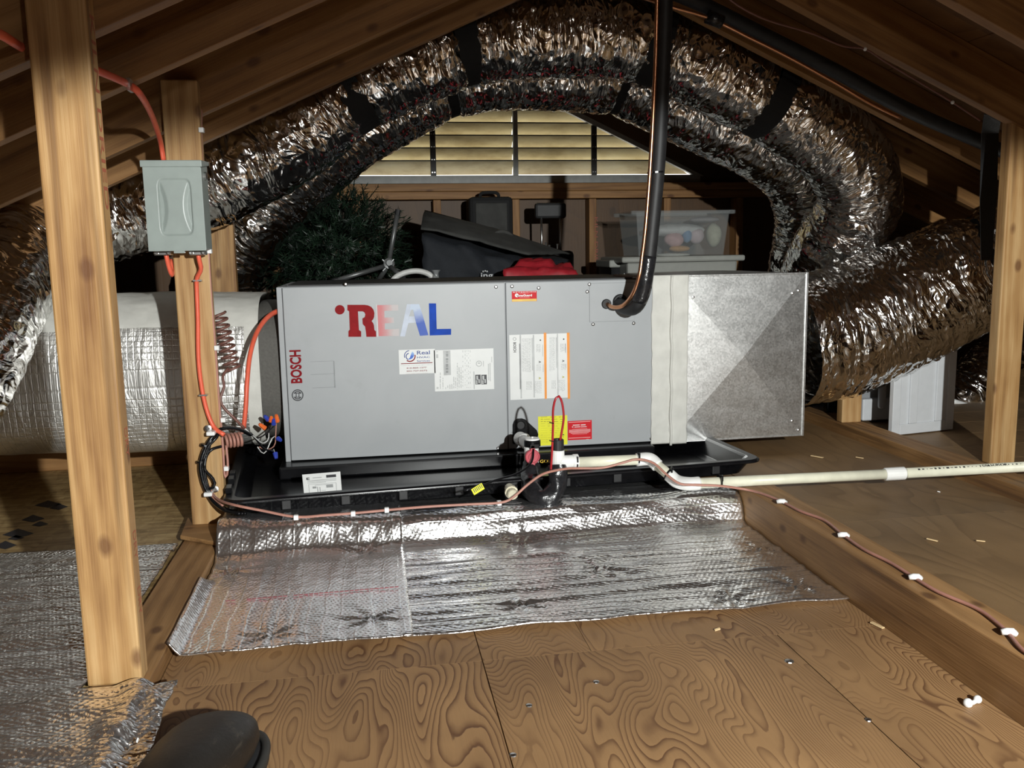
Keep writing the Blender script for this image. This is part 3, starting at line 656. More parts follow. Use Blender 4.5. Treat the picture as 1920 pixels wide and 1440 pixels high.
for x, a in ((120, 210), (120, 290), (130, 1220)): rr.append((*Lp(x, a), *Lp(x+55, a+(20 if a == 210 else 110 if a == 290 else 60))))
bars_px(rr, YS, INKL, rp)
poly_px(arc_pts(*Lp(1335, 560), 4.6, 5.4, 0, 359.9, 30), YS, INK, rp, 'certification_mark'); poly_px(arc_pts(*Lp(1335, 560), 0, 2.4, 0, 180, 12), YS, INKL, rp, 'certification_mark')
for x in (1235, 1408):
    q = rect_px(*Lp(x, 870), *Lp(x+145, 1150), YS, INKB, rp, 'pictogram'); bars_px([(*Lp(x+25, 900), *Lp(x+75, 1020)), (*Lp(x+20, 1030), *Lp(x+55, 1140)), (*Lp(x+85, 1000), *Lp(x+120, 1110))], YS-0.0008, INKL, q)
# warning label with orange stripes
wl = rect_px(957, 624.5, 1067, 750, YQ, WHITE, pr, 'safety_label'); YW = YQ-0.0008
def Wp(x, y): return (950+x/10.285, 615+y/10.285)
for x0, x1 in ((715, 765), (1160, 1212)): poly_px([Wp(x0, 92), Wp(x1, 88), Wp(x1+10, 1362), Wp(x0+18, 1368)], YW, ORNG, wl, 'orange_stripe')
text_px('BOSCH', *Wp(130, 275), *Wp(182, 470), YW, INKB, wl, -90, bold=0.03, name='brand_lettering')
poly_px(arc_pts(*Wp(152, 212), 2.4, 3.2, 0, 359.9, 24), YW, INK, wl, 'brand_roundel')
rr = []
for x, a, b in ((250, 300, 1180), (490, 190, 820), (955, 180, 770), (690, 320, 550), (700, 700, 850), (1132, 300, 480), (1140, 690, 780), (520, 130, 1340), (980, 100, 1340), (268, 130, 1360)): rr.append((*Wp(x, a), *Wp(x+9, b)))
for x0, n, a, b in ((300, 8, 200, 850), (830, 5, 180, 830), (575, 4, 310, 470), (580, 4, 700, 830), (385, 5, 1030, 1190), (550, 6, 1020, 1260), (1040, 5, 300, 460), (1055, 4, 690, 810), (870, 4, 1010, 1170), (1005, 6, 1000, 1220)):
    for i in range(n):
        yy = a
        while yy < b-10: h = random.choice((25, 45, 70)); rr.append((*Wp(x0+i*22, yy), *Wp(x0+i*22+8, min(b, yy+h)))); yy += h+12
bars_px(rr, YW, INKL, wl)
for x, y in ((650, 235), (1100, 215)): poly_px(arc_pts(*Wp(x, y), 0.0, 1.4, 0, 359, 14), YW, INKB, wl, 'pictogram')
for x, y, m in ((640, 655, INKB), (1092, 635, INKB), (640, 968, OLIVE), (1092, 945, OLIVE)):
    poly_px([Wp(x-22, y-22), Wp(x+22, y-4), Wp(x+22, y+4), Wp(x-22, y+22), Wp(x-22, y+10), Wp(x, y), Wp(x-22, y-10)], YW, m, wl, 'pictogram')
# attention sticker
asx = rect_px(959.8, 545.3, 1006.3, 565.8, YQ, REDS, pr, 'attention_sticker'); bars_px([(960, 560, 1006, 565.6)], YW, GOLD, asx)
text_px('ATTENTION', 961, 546.2, 1004.5, 549, YW, WHITE, asx, bold=0.04, spacing=1.3); text_px('amaGuard', 970, 551.2, 997.5, 556.4, YW, WHITE, asx, bold=0.04)
poly_px(arc_pts(969, 553.8, 0.8, 3.6, 20, 340), YW, WHITE, asx, 'swirl_logo'); bars_px([(974, 549.6, 992, 550.4), (974, 557.6, 993, 558.6)], YW, PINKW, asx)
# yellow and red stickers at the drain
ys = rect_px(1009.5, 778.5, 1063.5, 836, YQ, YEL, pr, 'yellow_drain_sticker'); rr = []
for i in range(12):
    y = 781+i*4.3; x = 1014
    while x < 1056: w = random.choice((4, 8, 12)); rr.append((x, y, min(1058, x+w), y+(1.6 if i < 3 else 0.9))); x += w+random.choice((1.5, 5))
bars_px(rr, YW, OLIVE, ys); bars_px([(1055, 814, 1057.5, 816), (1055.5, 818, 1056.5, 820)], YW, INKB, ys)
rs = rect_px(1064.5, 787.5, 1109.5, 825.5, YQ, REDS, pr, 'red_warning_sticker')
rr = [(1066, 790.5, 1107, 791.5), (1066, 820.2, 1107, 821.2), (1099, 823, 1104, 824)]
for i in range(7):
    w = (14, 20, 20, 20, 17, 14, 9)[i]; rr.append((1087-w, 803.5+i*1.95, 1087+w, 804.4+i*1.95))
bars_px(rr, YW, PINKW, rs); bars_px([(1074, 796, 1087, 798), (1089, 795.6, 1098, 797.6), (1072.5, 799.8, 1075, 801.4), (1077, 799.6, 1088, 801.4), (1089, 799.4, 1100, 801)], YW, WHITE, rs)
# line-set plate and grommets
lp = rect_px(1105, 529, 1190, 604, YQ+0.0004, GREY, pr, 'line_set_plate', th=0.003, bevel=0.0012)
def disc(px, py, r, h, mat, parent, name, Y=YQ-0.003, hole=0.55):
    c = at(px, py, Y=Y); return MB().lathe(c, (0, -1, 0), [(0, r*1.15), (h*0.6, r*1.12), (h, r), (h, r*hole), (h*0.4, r*hole*0.9), (h*0.35, 0)], 20).build(name, mat, parent, smooth=False)
disc(1137, 570, 0.014, 0.006, BLACKR, lp, 'grommet'); disc(1163, 566, 0.022, 0.006, BLACKR, lp, 'grommet', hole=0.8)
# black drain-port plate on the coil panel
dp = MB().prism([at(x, y, Y=YQ) for x, y in ((961, 832), (961, 796), (964, 788), (970, 784.5), (978, 784), (984, 786), (1006, 806), (1009, 814), (1007, 822), (998, 832))], (0, -0.006, 0)).build('drain_port_plate', BLACKP, pr, bevel=0.002)
c = at(976, 797, Y=YQ-0.006); MB().lathe(c, (0, -1, 0), [(0, 0.017), (0.006, 0.017), (0.008, 0.015), (0.004, 0.012), (0.004, 0)], 18).build('drain_plug', BLACKR, dp)

# supply plenum with cross-broken sides
PX0, PX1, PZ0, PZ1, PY1 = 0.966, 1.434, 0.131, 0.674, 3.30
sp = thing('supply_plenum', 'shiny galvanized sheet-metal plenum with creased X pattern right of the air handler', 'plenum', (1.2, 3.0, PZ0))
cxx, czz = 1.215, (PZ0+PZ1)/2+0.005; D = 0.012
V = [(PX0, YF, PZ0), (PX1, YF, PZ0), (PX1, YF, PZ1), (PX0, YF, PZ1), (cxx, YF-D, czz)]
mesh('front_sheet', V, [(0, 1, 4), (1, 2, 4), (2, 3, 4), (3, 0, 4)], GALV, sp)
bk = [(PX0, PY1, PZ0), (PX1, PY1, PZ0), (PX1, PY1, PZ1), (PX0, PY1, PZ1)]
cr = (PX1+0.012, (YF+PY1)/2, czz); ct = (cxx, (YF+PY1)/2, PZ1+0.010); cb = (cxx, (YF+PY1)/2, PZ0-0.008)
mesh('side_sheet', [V[1], bk[1], bk[2], V[2], cr], [(0, 1, 4), (1, 2, 4), (2, 3, 4), (3, 0, 4)], GALV, sp)
mesh('top_sheet', [V[3], V[2], bk[2], bk[3], ct], [(0, 1, 4), (1, 2, 4), (2, 3, 4), (3, 0, 4)], GALV, sp)
mesh('bottom_sheet', [V[0], V[1], bk[1], bk[0], cb], [(1, 0, 4), (2, 1, 4), (3, 2, 4), (0, 3, 4)], GALV, sp)
mesh('back_sheet', bk, [(0, 3, 2, 1)], GALV, sp)
sm = MB().box(PX1-0.004, PX1+0.004, YF-0.004, YF+0.004, PZ0-0.003, PZ1+0.004); sm.box(PX0, PX1, YF-0.003, YF+0.003, PZ1-0.002, PZ1+0.004); sm.box(PX0+0.05, PX1, YF-0.003, YF+0.003, PZ0-0.003, PZ0+0.002)
sm.build('corner_seam', GALV, sp, bevel=0.001)
for x, y in ((1485, 789), (1497, 545), (1486, 550), (1497, 806), (1300, 557)): MB().lathe(at(x, y, Y=YF-0.004), (0, -1, 0), [(0, 0.004), (0.002, 0.004), (0.0032, 0)], 8).build('screw', STEEL, sp)
# mastic tape over the joint, folded with a raised lip
def tape_strip(name, x0, x1, yoff, parent, seed, zlo, zhi, jag=0.004):
    nx, nz = 14, 90; v = []; uvs = []
    for i in range(nz):
        z = zlo+(zhi-zlo)*i/(nz-1)
        for j in range(nx):
            t = j/(nx-1); e = (jag*(vnoise(z*40, seed, 1)-0.5) if j in (0, nx-1) else 0)
            x = x0+(x1-x0)*t+e; v.append((x, YF-0.0025-yoff-0.0035*float(fbm(np.array(x*60.), np.array(z*26.), seed))+0.001, z))
    f = [(i*nx+j, i*nx+j+1, (i+1)*nx+j+1, (i+1)*nx+j) for i in range(nz-1) for j in range(nx-1)]
    return mesh(name, v, f, MASTIC, parent, smooth=True, solid=-0.002)
tape_strip('mastic_tape', 0.900, 0.972, 0.002, sp, 3, AZ0-0.006, AZ1+0.010); tape_strip('mastic_tape', 0.962, 1.021, 0.005, sp, 9, AZ0-0.008, AZ1+0.010)
tp = MB().tube(smooth_path([(0.966+0.002*math.sin(i*2.1), YF-0.010, AZ0-0.012+i*(AZ1-AZ0+0.02)/12) for i in range(13)], 0.01), 0.0045, 7).build('tape_fold', MASTIC, sp, smooth=True)
tt = MB()
tt.box(0.84, 1.0, YF+0.004, 3.0, AZ1+0.001, AZ1+0.010); tt.build('tape_flap', plain('grey_foil_tape', (0.30, 0.29, 0.28), 0.5, sc=40, bump=0.6), sp, bevel=0.003)

# return duct (foil wrapped, white taped top)
rd = thing('return_duct', 'fat insulated return duct wrapped in foil with white tape along its top', 'duct', (-1.0, 3.03, 0.145))
def seg_duct(x0, x1, a0, a1, grow, mat, name, seed, amp=0.006, nx=90, na=80):
    cy_, cz_, ry, rz = 3.035, 0.398, 0.262, 0.245
    v = []; uv = []
    for i in range(nx):
        x = x0+(x1-x0)*i/(nx-1)
        for j in range(na):
            t = a0+(a1-a0)*j/(na-1); c, s = math.cos(t), math.sin(t); e = 0.62
            px_, pz_ = math.copysign(abs(c)**e, c), math.copysign(abs(s)**e, s)
            d = grow+amp*(float(fbm(np.array(x*9.), np.array(t*3.), seed))-0.45)*2+0.010*math.sin(x*7)*0.5
            v.append((x, cy_+(ry+d)*px_, cz_+(rz+d)*pz_)); uv.append((x, t*0.27))
    f = [(i*na+j, (i+1)*na+j, (i+1)*na+j+1, i*na+j+1) for i in range(nx-1) for j in range(na-1)]
    return mesh(name, v, f, mat, rd, smooth=True, uv=uv)
seg_duct(-1.72, -0.335, 0, 2*PI, 0.0, FSK, 'foil_wrap', 4)
seg_duct(-1.72, -0.333, PI*0.42, PI*0.845, 0.004, MASTIC, 'top_tape', 4)
seg_duct(-0.375, -0.333, PI*0.5, PI*1.5, 0.0045, MASTIC, 'end_tape', 4, nx=8)
seg_duct(-0.338, -0.272, 0, 2*PI, -0.020, plain('dark_canvas_collar', (0.10, 0.095, 0.085), 0.7, sc=120, bump=0.3), 'canvas_collar', 4, amp=0.002, nx=8)

# =================================================================== FLEX DUCTS
def flex(name, label, pts, R, seed, pinch=(), amp=1.0, na=84, step=0.0105, taper=None):
    P = smooth_path(pts, step); n = len(P); T, N, B = frames(P); s = np.arange(n)*step
    th = np.arange(na+1)*2*PI/na; SS, TH = np.meshgrid(s, th, indexing='ij'); RR = np.full(n, R, float)
    if taper is not None: RR = np.interp(np.linspace(0, 1, n), [q[0] for q in taper], [q[1] for q in taper])
    for q, w, dpt in pinch:
        i = int(np.argmin(np.linalg.norm(P-q, axis=1))); RR *= 1-dpt*np.exp(-((s-s[i])/w)**2)
    U = np.cos(TH)*2.2; V2 = np.sin(TH)*2.2                     # seamless around
    w = SS*23+0.9*fbm(SS*6, U*1.3+V2*0.7, seed)*6
    d = 0.006*(ridge(w, U*0.8+3*V2*0.25, seed+1)-0.5)+0.0045*(ridge(SS*48+U*1.5, V2*1.3+U*0.6, seed+2)-0.5)
    d += 0.012*(fbm(SS*5+U, V2*1.1-U*0.5, seed+5)-0.45)+0.004*(ridge(SS*17+V2*6, U*6-SS*9, seed+7)-0.5)
    d += -0.0015*np.cos(SS*2*PI/0.04)
    rad = (RR[:, None]+amp*d)
    c, sn = np.cos(TH), np.sin(TH)
    V = P[:, None, :]+rad[..., None]*(c[..., None]*N[:, None, :]+sn[..., None]*B[:, None, :])
    m = na+1; uv = np.stack([TH*R, SS], -1).reshape(-1, 2)
    f = [(i*m+j, i*m+j+1, (i+1)*m+j+1, (i+1)*m+j) for i in range(n-1) for j in range(na)]
    o = mesh(name, V.reshape(-1, 3), f, FOIL, None, smooth=True, uv=uv, label=label, cat='duct', group='foil flexible ducts')
    return o, P, T, N, B, RR
Y1, Y2 = 3.085, 3.492
st1 = [at(645, 168, Y=Y1), at(868, 80, Y=Y1), at(1222, 70, Y=Y1), at(1440, 180, Y=Y1)]
d1 = flex('flex_duct', 'foil flex duct arching over the air handler nearest the camera, strapped to the rafters',
     pxs([(-150, 800, 2.42), (-78, 668, 2.50), (-32, 575, 2.62), (30, 490, 2.84), (110, 438, 2.99), (200, 402, 3.05), (330, 362, Y1), (450, 310, Y1), (560, 240, Y1), (650, 172, Y1), (740, 125, Y1), (850, 82, Y1), (950, 64, Y1), (1050, 60, Y1), (1150, 64, Y1), (1240, 84, Y1), (1330, 125, Y1), (1430, 178, Y1), (1510, 228, 3.10), (1575, 285, 3.12), (1612, 352, 3.16), (1596, 418, 3.22), (1560, 468, 3.30), (1535, 520, 3.40), (1525, 580, 3.46)]),
     0.150, 5, [(q, 0.05, 0.10) for q in st1])
st2 = [at(835, 160, Y=Y2), at(1165, 150, Y=Y2)]
d2 = flex('flex_duct', 'foil flex duct arching behind and below the front overhead duct, above the louvres',
     pxs([(396, 660, 3.62), (406, 570, 3.60), (428, 480, 3.56), (478, 400, 3.52), (560, 322, Y2), (650, 250, Y2), (740, 195, Y2), (830, 150, Y2), (920, 132, Y2), (1010, 130, Y2), (1100, 134, Y2), (1170, 146, Y2), (1250, 180, Y2), (1330, 218, Y2), (1420, 262, Y2), (1490, 318, 3.53), (1522, 400, 3.60), (1508, 500, 3.70), (1500, 600, 3.75)]),
     0.148, 14, [(q, 0.03, 0.10) for q in st2])
st3 = [at(1846, 500, Y=2.93)]
d3 = flex('flex_duct', 'fat foil flex duct running from the galvanized plenum up to the right post',
     pxs([(1480, 640, 3.04), (1560, 626, 3.04), (1640, 596, 3.03), (1720, 560, 3.0), (1800, 522, 2.96), (1860, 498, 2.92), (1940, 470, 2.86), (2040, 450, 2.80)])+[np.array([2.75, 2.72, 0.63]), np.array([3.15, 2.66, 0.45]), np.array([3.4, 2.62, 0.30])],
     0.24, 27, [(st3[0], 0.045, 0.12)], taper=[(0, 0.236), (0.16, 0.24), (0.34, 0.215), (0.55, 0.20), (1, 0.20)])
d4 = flex('flex_duct', 'dark foil flex duct behind the white panel at the right edge', [np.array([3.6, 3.8, 0.32]), np.array([3.1, 3.78, 0.45])]+pxs([(2010, 560, 3.75), (1915, 640, 3.70), (1860, 690, 3.66), (1815, 740, 3.64), (1760, 770, 3.66)]), 0.125, 41)

def strap(label, duct, q, width, top=None, lab='straps holding the front overhead duct'):
    o, P, T, N, B, RR = duct; i = int(np.argmin(np.linalg.norm(P-q, axis=1))); r = RR[i]+0.006
    m = MB(); seg = 40; v = []
    for k in range(seg):
        t = 2*PI*k/seg; dr = math.cos(t)*N[i]+math.sin(t)*B[i]
        for w in (-1, 1):
            for rr_ in (r, r+0.003): v.append(P[i]+dr*rr_+T[i]*w*width/2)
    f = []
    for k in range(seg):
        a = 4*k; b = 4*((k+1) % seg); f += [(a+1, a+3, b+3, b+1), (a, b, b+2, a+2), (a, a+1, b+1, b), (a+2, b+2, b+3, a+3)]
    m.add(v, f)
    ob = thing('duct_strap', label, 'strap', tuple(P[i]), group=lab)
    m.build('band', BLACKF, ob)
    tp_ = np.array(top if top is not None else (P[i][0], P[i][1]-0.10, zs(P[i][0])-0.01)); side = P[i]+N[i]*0+np.array([0, -r*0.75, r*0.65])
    dv = tp_-side; ax = T[i]*width/2; nn = np.cross(dv, ax); nn = nn/np.linalg.norm(nn)*0.0015
    MB().obox((tp_+side)/2, ax, nn, dv/2).build('hanger_tail', BLACKF, ob)
    return ob
for q, l in zip(st1, ('black strap around the front overhead duct, leftmost of four', 'black strap around the front overhead duct, second from the left', 'black strap around the front overhead duct beside the vertical black pipe', 'black strap around the front overhead duct, rightmost before the elbow')):
    strap(l, d1, q, 0.075)
for q, l in zip(st2, ('narrow black strap around the rear overhead duct, left of the louvre bar', 'narrow black strap around the rear overhead duct, right of the louvre bar')):
    strap(l, d2, q, 0.035, lab='straps holding the rear overhead duct')
# wide hanger strap on the right
hs = thing('duct_strap', 'wide black hanger strap beside the right post carrying the fat foil duct', 'strap', tuple(at(1850, 480, Y=2.72)))
a0, a1 = at(1857, 250, Y=2.66), at(1850, 488, Y=2.70)
m = MB(); pts = [at(1868, 160, Y=2.52), at(1862, 215, Y=2.56), a0, (a0+a1)/2, a1]
for w in (0,):
    v = []
    for i, p in enumerate(pts):
        hw = (0.018, 0.030, 0.030, 0.030, 0.020)[i]
        for dx in (-hw, hw):
            for dy in (0, 0.003): v.append(p+np.array([dx, dy, 0]))
    f = []
    for i in range(len(pts)-1):
        a, b = 4*i, 4*i+4; f += [(a, a+2, b+2, b), (a+1, b+1, b+3, a+3), (a, b, b+1, a+1), (a+2, a+3, b+3, b+2)]
    m.add(v, f)
m.build('band', plain('lit_black_webbing', (0.022, 0.023, 0.025), 0.45, sc=200, bump=0.3), hs)  # paler copy of the black webbing, lamplight put into its colour
o, P, T, N, B, RR = d3; i = int(np.argmin(np.linalg.norm(P-st3[0], axis=1))); m = MB(); v = []; seg = 40
for k in range(seg):
    t = 2*PI*k/seg; dr = math.cos(t)*N[i]+math.sin(t)*B[i]
    for w in (-1, 1):
        for q in (RR[i]+0.002, RR[i]+0.005): v.append(P[i]+dr*q+T[i]*w*0.018)
f = []
for k in range(seg):
    a = 4*k; b = 4*((k+1) % seg); f += [(a+1, a+3, b+3, b+1), (a, b, b+2, a+2), (a, a+1, b+1, b), (a+2, b+2, b+3, a+3)]
m.add(v, f); m.build('loop', BLACKF, hs)
for x, y in ((1872, 165), (1870, 192)): MB().lathe(at(x, y, Y=2.535), (0, -1, 0), [(0, 0.006), (0.003, 0.005), (0.004, 0)], 8).build('screw', STEEL, hs)

# =================================================================== DRAIN PAN
A0 = np.array([-0.392, 2.312]); A1 = np.array([1.150, 2.437]); du = (A1-A0)/np.linalg.norm(A1-A0); dvv = np.array([-du[1], du[0]]); LX = float(np.linalg.norm(A1-A0)); LY = 0.86
def pan_pt(u, v, z): q = A0+du*u+dvv*v; return (q[0], q[1], z)
dpn = thing('drain_pan', 'large glossy black plastic drain pan under the air handler', 'drain pan', pan_pt(LX/2, LY/2, 0.086))
def rrect(inset, z, r, n=6):
    out = []
    for cx_, cy_, a in ((LX-inset-r, inset+r, -90), (LX-inset-r, LY-inset-r, 0), (inset+r, LY-inset-r, 90), (inset+r, inset+r, 180)):
        for k in range(n+1): t = math.radians(a+90*k/n); out.append(pan_pt(cx_+r*math.cos(t), cy_+r*math.sin(t), z))
    return out
loops = [rrect(0.000, 0.128, 0.05), rrect(0.000, 0.134, 0.05), rrect(0.006, 0.138, 0.048), rrect(0.028, 0.138, 0.04), rrect(0.034, 0.132, 0.036), rrect(0.062, 0.094, 0.03), rrect(0.09, 0.091, 0.02)]
outer = [rrect(0.022, 0.128, 0.04), rrect(0.048, 0.087, 0.03)]
nl = len(loops[0]); v = [p for L in loops for p in L]; f = []
for i in range(len(loops)-1):
    for j in range(nl): f.append((i*nl+j, i*nl+(j+1) % nl, (i+1)*nl+(j+1) % nl, (i+1)*nl+j))
f.append(tuple((len(loops)-1)*nl+j for j in range(nl)))
k0 = len(v); v += [p for L in outer for p in L]
for j in range(nl):
    f.append((j, k0+j, k0+(j+1) % nl, (j+1) % nl)); f.append((k0+j, k0+nl+j, k0+nl+(j+1) % nl, k0+(j+1) % nl))
f.append(tuple(k0+nl+j for j in range(nl))[::-1])
mesh('tray', v, f, BLACKP, dpn, smooth=False, bevel=0.0015)
for k in range(9):                                    # stiffening ribs on the front wall
    u = 0.16+k*0.155; MB().obox(np.array(pan_pt(u, 0.032, 0.110)), np.array([du[0], du[1], 0])*0.012, np.array([dvv[0], dvv[1], 0])*0.006, (0, 0, 0.013)).build('stiffener', BLACKR, dpn, bevel=0.002)
for k in (0.10, 0.20, 0.27): MB().obox(np.array(pan_pt(0.012, k, 0.146)), np.array([du[0], du[1], 0])*0.008, np.array([dvv[0], dvv[1], 0])*0.022, (0, 0, 0.008)).build('rim_clip', BLACKP, dpn, bevel=0.002)
# foam riser carrying the cabinet
rz = thing('riser_block', 'black riser block inside the pan under the air handler, with a white label', 'riser', (0.3, 3.0, 0.092))
rb = MB().prism([(-0.285, 2.69, 0.0925), (0.90, 2.715, 0.0925), (0.90, 3.22, 0.0925), (-0.285, 3.22, 0.0925)], (0, 0, 0.039)).build('block', BLACKP, rz, bevel=0.006)
q = [at(566.5, 890, Y=2.50), at(638, 884, Y=2.52), at(641, 921.5, Y=2.49), at(570, 926, Y=2.47)]
LBL = thing('pan_label', 'white instruction label standing in the front of the black pan', 'label', tuple(q[3]))
mesh('paper', q, [(3, 2, 1, 0)], WHITE, LBL, solid=0.001)
def lq(u, v_): return q[3]*(1-u)*(1-v_)+q[2]*u*(1-v_)+q[1]*u*v_+q[0]*(1-u)*v_+np.array([0, -0.0012, 0.0003])
lm = MB(); lb = MB()
for u0, v0, u1, v1 in ((0.10, 0.78, 0.18, 0.82), (0.10, 0.70, 0.18, 0.74), (0.10, 0.70, 0.13, 0.82), (0.62, 0.74, 0.88, 0.88)): lb.add([lq(u0, v0), lq(u1, v0), lq(u1, v1), lq(u0, v1)], [(0, 1, 2, 3)])
for u0, v0, u1, v1 in ((0.26, 0.77, 0.50, 0.80), (0.12, 0.64, 0.88, 0.665), (0.12, 0.58, 0.88, 0.60), (0.12, 0.52, 0.60, 0.54), (0.14, 0.04, 0.15, 0.46), (0.86, 0.04, 0.87, 0.46), (0.14, 0.45, 0.87, 0.465), (0.24, 0.24, 0.34, 0.34), (0.60, 0.24, 0.78, 0.40), (0.36, 0.06, 0.38, 0.32), (0.42, 0.06, 0.44, 0.3), (0.46, 0.10, 0.58, 0.12), (0.30, 0.39, 0.6, 0.41)): lm.add([lq(u0, v0), lq(u1, v0), lq(u1, v1), lq(u0, v1)], [(0, 1, 2, 3)])
lm.build('print_lines', INK, LBL, kind='stuff'); lb.build('logo_print', INKB, LBL, kind='stuff')

# =================================================================== CONDENSATE PIPING
def v3(*a): return np.array(a, float)
dr = thing('condensate_trap', 'white and black drain trap with red cap on the air handler front', 'drain trap', tuple(at(1010, 945, Y=2.30)))
YD = 2.42
c0 = at(985, 822, Y=YF-0.01); tA = at(996, 832, Y=YD)
MB().tube(smooth_path([c0, at(982, 822, Y=2.66), at(984, 829, Y=2.52), at(994, 838, Y=YD)], 0.01), 0.0165, 16).build('elbow_pipe', PVC, dr, smooth=True)
MB().lathe(at(975, 822, Y=2.63), (0.15, -1, 0.0), [(0, 0.021), (0.04, 0.021), (0.04, 0.017)], 18).build('socket', PVC, dr)
MB().lathe(at(997, 880, Y=YD), (0, 0, 1), [(0, 0.0205), (0.062, 0.0205), (0.066, 0.018)], 18).build('tee', PVC, dr, smooth=False)
fs = MB().lathe(at(998, 836, Y=YD), (0, 0, 1), [(0, 0.0235), (0.016, 0.0235), (0.018, 0.022)], 22).build('float_switch', BLACKP, dr)
MB().lathe(at(998, 824, Y=YD), (0, 0, 1), [(0, 0.021), (0.004, 0.020), (0.004, 0.003), (0.008, 0.003), (0.008, 0)], 20).build('switch_disc', PVC, fs)
a = at(1002, 836, Y=YD-0.026); MB().box(a[0]-0.013, a[0]+0.013, a[1]-0.004, a[1]+0.006, a[2]-0.007, a[2]+0.005).build('switch_clip', BLACKP, fs, bevel=0.001)
c = at(998, 856, Y=YD-0.022)
rc = MB().lathe(c, (0, -1, 0), [(-0.004, 0.021), (0.006, 0.021), (0.008, 0.019), (0.008, 0.0165), (0.005, 0.016), (0.005, 0.012), (0.008, 0.0115), (0.008, 0)], 26).build('cleanout_cap', REDCAP, dr)
MB().box(c[0]-0.006, c[0]+0.007, c[1]-0.008, c[1]+0.003, c[2]+0.018, c[2]+0.034).box(c[0]-0.007, c[0]+0.007, c[1]-0.008, c[1]+0.003, c[2]-0.034, c[2]-0.018).build('cap_tab', REDCAP, rc, bevel=0.002)
trap = smooth_path(pxs([(996, 872, YD), (994, 895, 2.39), (996, 918, 2.34), (1010, 934, 2.31), (1028, 934, 2.30), (1042, 916, 2.31), (1046, 895, 2.32), (1046, 872, 2.33)]), 0.006)
tb = MB(); TT, NN, BB = frames(trap); tn = len(trap); sg = 22; vv = []
for i in range(tn):
    for j in range(sg):
        t = 2*PI*j/sg; r_ = 0.024+0.004*float(fbm(np.array(i*0.22), np.array(math.cos(t)*2+4), 3))+0.002*math.sin(i*0.55+j*0.9)
        vv.append(trap[i]+r_*(math.cos(t)*NN[i]+math.sin(t)*BB[i]))
tb.add(vv, [(i*sg+j, i*sg+(j+1) % sg, (i+1)*sg+(j+1) % sg, (i+1)*sg+j) for i in range(tn-1) for j in range(sg)]); tb.build('wrapped_trap', BLACKT, dr, smooth=True)
YV = 2.33
te = at(1046, 880, Y=YV); vt = MB().lathe(te, (0, 0, 1), [(-0.004, 0.0185), (0.052, 0.0185), (0.055, 0.016)], 18); vt.lathe(at(1050, 866, Y=YV), (1, 0, 0), [(0, 0.0175), (0.036, 0.0175), (0.036, 0.0195), (0.050, 0.0195), (0.050, 0.014)], 18)
vt.build('vent_tee', PVC, dr); MB().lathe(at(1046, 845, Y=YV), (0, 0, 1), [(0, 0.0165), (0.030, 0.0165), (0.032, 0.015), (0.030, 0.011), (0.020, 0.010)], 18).build('vent_cap', BLACKR, dr)
wire(pxs([(1033, 880, 2.30), (1035, 850, 2.30), (1037, 800, 2.30), (1037, 770, 2.30), (1041, 749, 2.30), (1047, 742, 2.30), (1053, 752, 2.31), (1057, 780, 2.32), (1054, 805, YV), (1049, 833, YV)]), 0.0032, 'red_wire', REDW, dr)
for x, y in ((1035, 793), (1035, 827)): MB().cyl(at(x-5, y-1, Y=2.296), at(x+3, y+1, Y=2.296), 0.0014, 6).build('cable_tie', BLACKP, dr)
wire(pxs([(1000, 842, 2.39), (999, 860, 2.375), (990, 875, 2.36), (965, 890, 2.33), (930, 900, 2.30), (900, 912, 2.28), (870, 920, 2.27)]), 0.0028, 'switch_lead', BLACKP, dr)
a = at(896, 917, Y=2.262); MB().obox(a, (0.014, 0, 0.008), (0, 0.0008, 0), (-0.004, 0, 0.008)).build('yellow_tag', YEL, dr)
tgl = MB()
for k in range(6): tgl.obox(a+v3(-0.010+k*0.004, -0.0012, -0.004+k*0.0024), (0.0009, 0, 0.0005), (0, 0.0003, 0), (-0.0025, 0, 0.005))
tgl.build('tag_print', INKB, bpy.data.objects['yellow_tag'], kind='stuff')
gb = at(1022, 865, Y=2.36); text('GOLD', (gb[0]-0.014, 2.36, gb[2]-0.004), (0.040, 0, 0), (0, 0, 0.009), GOLD, dr, name='gold_lettering')
# drain line
dl = thing('drain_pipe', 'white plastic drain pipe running from the trap across the joist to the right', 'pipe', tuple(at(1300, 905, Y=2.22)))
p0 = te+v3(0.05, 0, 0.014); p0 = at(1080, 867, Y=YV); p1_ = at(1218, 861, Y=2.32); p2_ = at(1270, 903, Y=2.26); p3_ = at(1292, 907, Y=2.235); p4_ = at(1664, 889, Y=2.205); p5_ = at(1700, 887, Y=2.20); p6_ = at(2050, 868, Y=2.17); p6_ = p6_+(p6_-p5_)/np.linalg.norm(p6_-p5_)*1.3
MB().cyl(p0, p1_, 0.0145, 18).build('pipe_run', PVCP, dl, smooth=True)
MB().cyl(p3_, p4_, 0.0142, 18).build('pipe_run', PVCP, dl, smooth=True); lastp = MB().cyl(p5_, p6_, 0.0142, 18).build('pipe_run', PVCP, dl, smooth=True)
MB().tube(smooth_path([p1_-(p1_-p0)*0.18, p1_, p1_+(p2_-p1_)*0.30], 0.004), 0.0182, 18).build('elbow', PVC, dl, smooth=True)
MB().cyl(p1_+(p2_-p1_)*0.2, p2_, 0.0145, 18).build('pipe_run', PVCP, dl, smooth=True)
MB().tube(smooth_path([p1_+(p2_-p1_)*0.70, p2_, p3_, p3_+(p4_-p3_)*0.05], 0.004), 0.0182, 18).build('elbow', PVC, dl, smooth=True)
MB().lathe(p4_-(p5_-p4_)*0.15, p5_-p4_, [(0, 0.0165), (0.002, 0.018), (0.055, 0.018), (0.057, 0.0165)], 18).build('coupling', PVC, dl)
wd = (p6_-p5_); wd /= np.linalg.norm(wd)
sm_ = MB(); random.seed(9)
